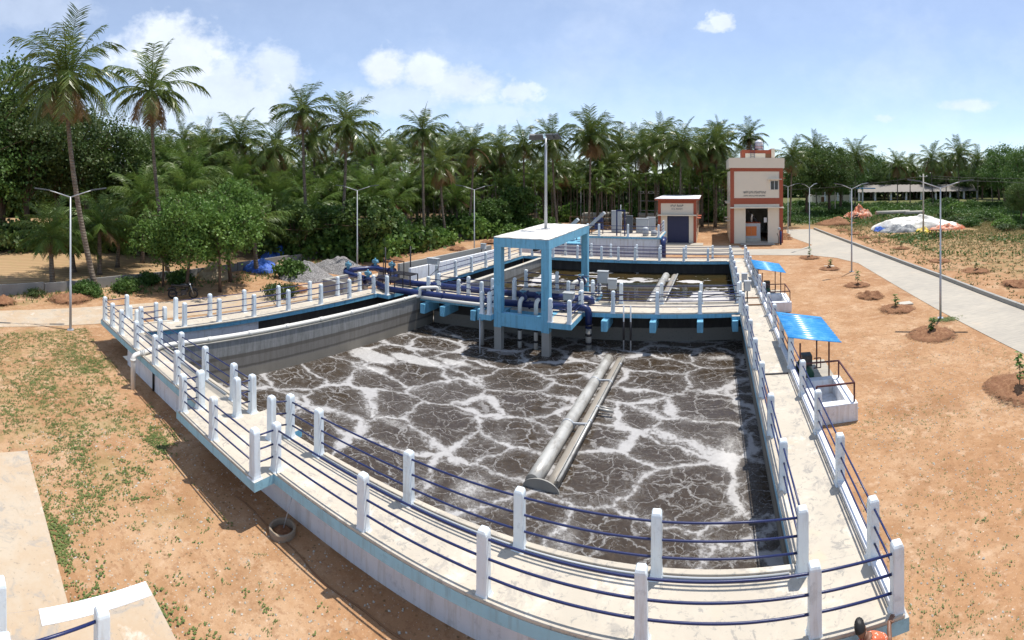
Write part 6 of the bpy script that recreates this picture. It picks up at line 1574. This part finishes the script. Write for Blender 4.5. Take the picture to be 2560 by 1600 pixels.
# far dark mass that closes the grove
def far_mass():
    rr = random.Random(77); mb = MB()
    for i in range(36000):
        px = rr.uniform(-60,1800)*k2; r = rr.uniform(100,116) if px > 420 else rr.uniform(88,98); x, y = az_pos(px, r)
        top = zpx((412+18*math.sin(px*.021)+12*math.sin(px*.07))*k2, r); z = top*rr.random()**.8
        leaf(mb, Vector((x,y,z)), rr, 1.15)
    o = obj('far_woodland', mb, M['leaf_dark']); tag(o, 'dense dark woodland mass behind the palm grove', 'woodland', None, 'stuff')
    mb = MB()
    for i in range(16000):
        px = rr.uniform(1800,2660)*k2; r = rr.uniform(176,190); x, y = az_pos(px, r)
        top = zpx((408+8*math.sin(px*.03))*k2, r); z = top*rr.random()**.8
        leaf(mb, Vector((x,y,z)), rr, 1.5)
    o = obj('far_woodland', mb, M['leaf_mid']); tag(o, 'distant woodland line behind the long shed', 'woodland', None, 'stuff')
far_mass()
# ground weeds, pebbles, dry grass
def inside_deck(x, y):
    return (-12.0 < x < 3.0 and y > 5.85) or (y > 6.4 and x < 3.0 and x > -21 and y < 39) or (x > -11.5 and x < -3 and y < 1.9) or (x > -7.2 and x < -3 and y < 3.1)
def weeds():
    rr = random.Random(9); mb = MB()
    from mathutils import noise as mn
    def clump(x, y, s, n, z=0.0):
        for k in range(n):
            a = rr.uniform(0,2*PI); d = rr.random()*s; L = rr.uniform(.35,.8)*s*.55; p = Vector((x+math.cos(a)*d*.8, y+math.sin(a)*d*.8, .005+rr.random()*s*.18))
            e = rr.uniform(0,2*PI); dr = Vector((math.cos(e),math.sin(e),rr.uniform(.0,.25))).normalized(); sd = dr.cross(Vector((0,0,1))).normalized()*L*.42
            mb.add([p, p+dr*L*.5+sd, p+dr*L, p+dr*L*.5-sd], [(0,1,2,3)])
    # left plot
    c = 0
    while c < 5200:
        x = rr.uniform(-23,-4.2); y = rr.uniform(1.0,6.6)
        if inside_deck(x,y): continue
        dens = mn.noise(Vector((x*.35,y*.5,3)))*.7 + mn.noise(Vector((x*1.3,y*1.3,7)))*.5 + .10*(-x-9)*.35
        if x > -9: dens -= .25
        if rr.random() > max(.03, dens+.12): continue
        clump(x, y, rr.uniform(.06,.15), rr.randrange(5,10)); c += 1
    # dense creeping patches
    for (cx, cy, sx, sy, n) in [(-8.0,2.55,.8,.35,70),(-7.6,3.35,.45,.3,34),(-9.9,2.2,.9,.25,80),(-12.3,5.6,.7,.35,70),(-15.5,4.9,1.2,.5,90),(-18.0,5.2,1.4,.7,90),(-13.2,3.6,.9,.7,60),(-11.4,4.4,.6,.5,40),(-6.6,3.9,.3,.2,14),(-6.9,3.05,.5,.1,16),(11.9,22.4,.55,.35,160),(11.3,22.6,.35,.2,60),(18.2,34.5,.8,.5,60),(17.4,30.0,.6,.7,50),(17.2,44,.5,3,90),(20.5,27.8,.8,.5,40)]:
        for k in range(n): clump(rr.gauss(cx,sx*.6), rr.gauss(cy,sy*.6), rr.uniform(.1,.2), 7)
    # right plot: small scattered
    c = 0
    while c < 5200:
        x = rr.uniform(3.1,12.0); y = rr.uniform(1.5,24)
        if 2.9 < x < 4.6 and 14 < y < 19.2: continue
        dens = mn.noise(Vector((x*.4,y*.4,13)))*.7+.35-(.02*y)
        if rr.random() > max(.02,dens): continue
        clump(x, y, rr.uniform(.03,.085), rr.randrange(3,7)); c += 1
    for c in range(260):
        x = rr.uniform(-7,12); y = rr.uniform(3.2,5.9) if x < 3 else rr.uniform(3,9)
        clump(x, y, rr.uniform(.06,.14), 6)
    o = obj('weeds', mb, M['weed']); tag(o, 'low creeping weeds scattered over the soil', 'weeds', None, 'stuff')
weeds()
def scrub():
    rr = random.Random(39); mb = MB()
    from mathutils import noise as mn
    c = 0
    while c < 34000:
        px = rr.uniform(1850,2470)*k2; r = 46+82*rr.random()**1.1; x, y = az_pos(px, r)
        if (y < 74 and x < 21) or y < 34: continue
        if 20 < x < 37 and 57 < y < 69: continue
        d = mn.noise(Vector((x*.12,y*.12,5)))*.8+.12+(r-60)/70
        if rr.random() > d: continue
        leaf(mb, Vector((x,y,rr.random()**2*(.15+.006*r)+.02)), rr, .16+.0022*r); c += 1
    o = obj('scrub', mb, M['leaf_mid']); tag(o, 'green ground cover of the wasteland on the far right', 'scrub', None, 'stuff')
scrub()
def pebbles():
    rr = random.Random(19); mb = MB()
    for i in range(5200):
        if rr.random() < .5: x, y = rr.uniform(-14,3.2), rr.uniform(2.0,6.8)
        else: x, y = rr.uniform(3.0,11.5), rr.uniform(3,20)
        if inside_deck(x,y): 
            if not (y < 6.85 and y > 5.2): continue
        s = rr.uniform(.008,.028)*(1.6 if rr.random() < .06 else 1); p = Vector((x,y,s*.2)); v = [p+Vector((rr.uniform(.6,1.2)*s*a,rr.uniform(.6,1.2)*s*b,rr.uniform(.5,1)*s*c)) for a,b,c in ((1,0,0),(0,1,0),(-1,0,0),(0,-1,0),(0,0,1))]
        mb.add(v, [(0,1,4),(1,2,4),(2,3,4),(3,0,4)])
    o = obj('pebbles', mb, M['concrete_pipe']); tag(o, 'pale stone chips strewn over the soil', 'pebbles', None, 'stuff')
pebbles()
def grass():
    rr = random.Random(29); mb = MB()
    for i in range(34000):
        x, y = rr.uniform(17,52), rr.uniform(20,84)
        if rr.random() > min(1, .12+(y-20)/60*(x-15)/22): continue
        if 22 < x < 36 and 58 < y < 67: continue
        h = rr.uniform(.05,.17)*(1+(y-20)/40); a = rr.uniform(0,6.28); w = .06
        for k in range(3):
            a2 = rr.uniform(0,6.28); b = Vector((x+rr.gauss(0,.12),y+rr.gauss(0,.12),0)); tp = b+Vector((math.cos(a2)*h*1.2,math.sin(a2)*h*1.2,h)); s = Vector((-math.sin(a2),math.cos(a2),0))*w
            mb.add([b-s,b+s,tp], [(0,1,2)])
    o = obj('dry_grass', mb, M['dry_grass']); tag(o, 'dry grass covering the wasteland right of the road', 'grass', None, 'stuff')
    mb = MB()
    for i in range(5000):
        x, y = rr.uniform(-32,-28), rr.uniform(0,60); x += 0
        if rr.random() > .25+.5*max(0,(y-20)/40): continue
        h = rr.uniform(.08,.3)
        for k in range(3):
            a2 = rr.uniform(0,6.28); b = Vector((x+rr.gauss(0,.15),y+rr.gauss(0,.15),0)); tp = b+Vector((math.cos(a2)*h*.6,math.sin(a2)*h*.6,h)); s = Vector((-math.sin(a2),math.cos(a2),0))*.05
            mb.add([b-s,b+s,tp], [(0,1,2)])
    o = obj('verge_grass', mb, M['weed']); tag(o, 'green verge grass along the left boundary wall', 'grass', None, 'stuff')
grass()
for o in bpy.data.objects:
    if '_shift' in o: del o['_shift']
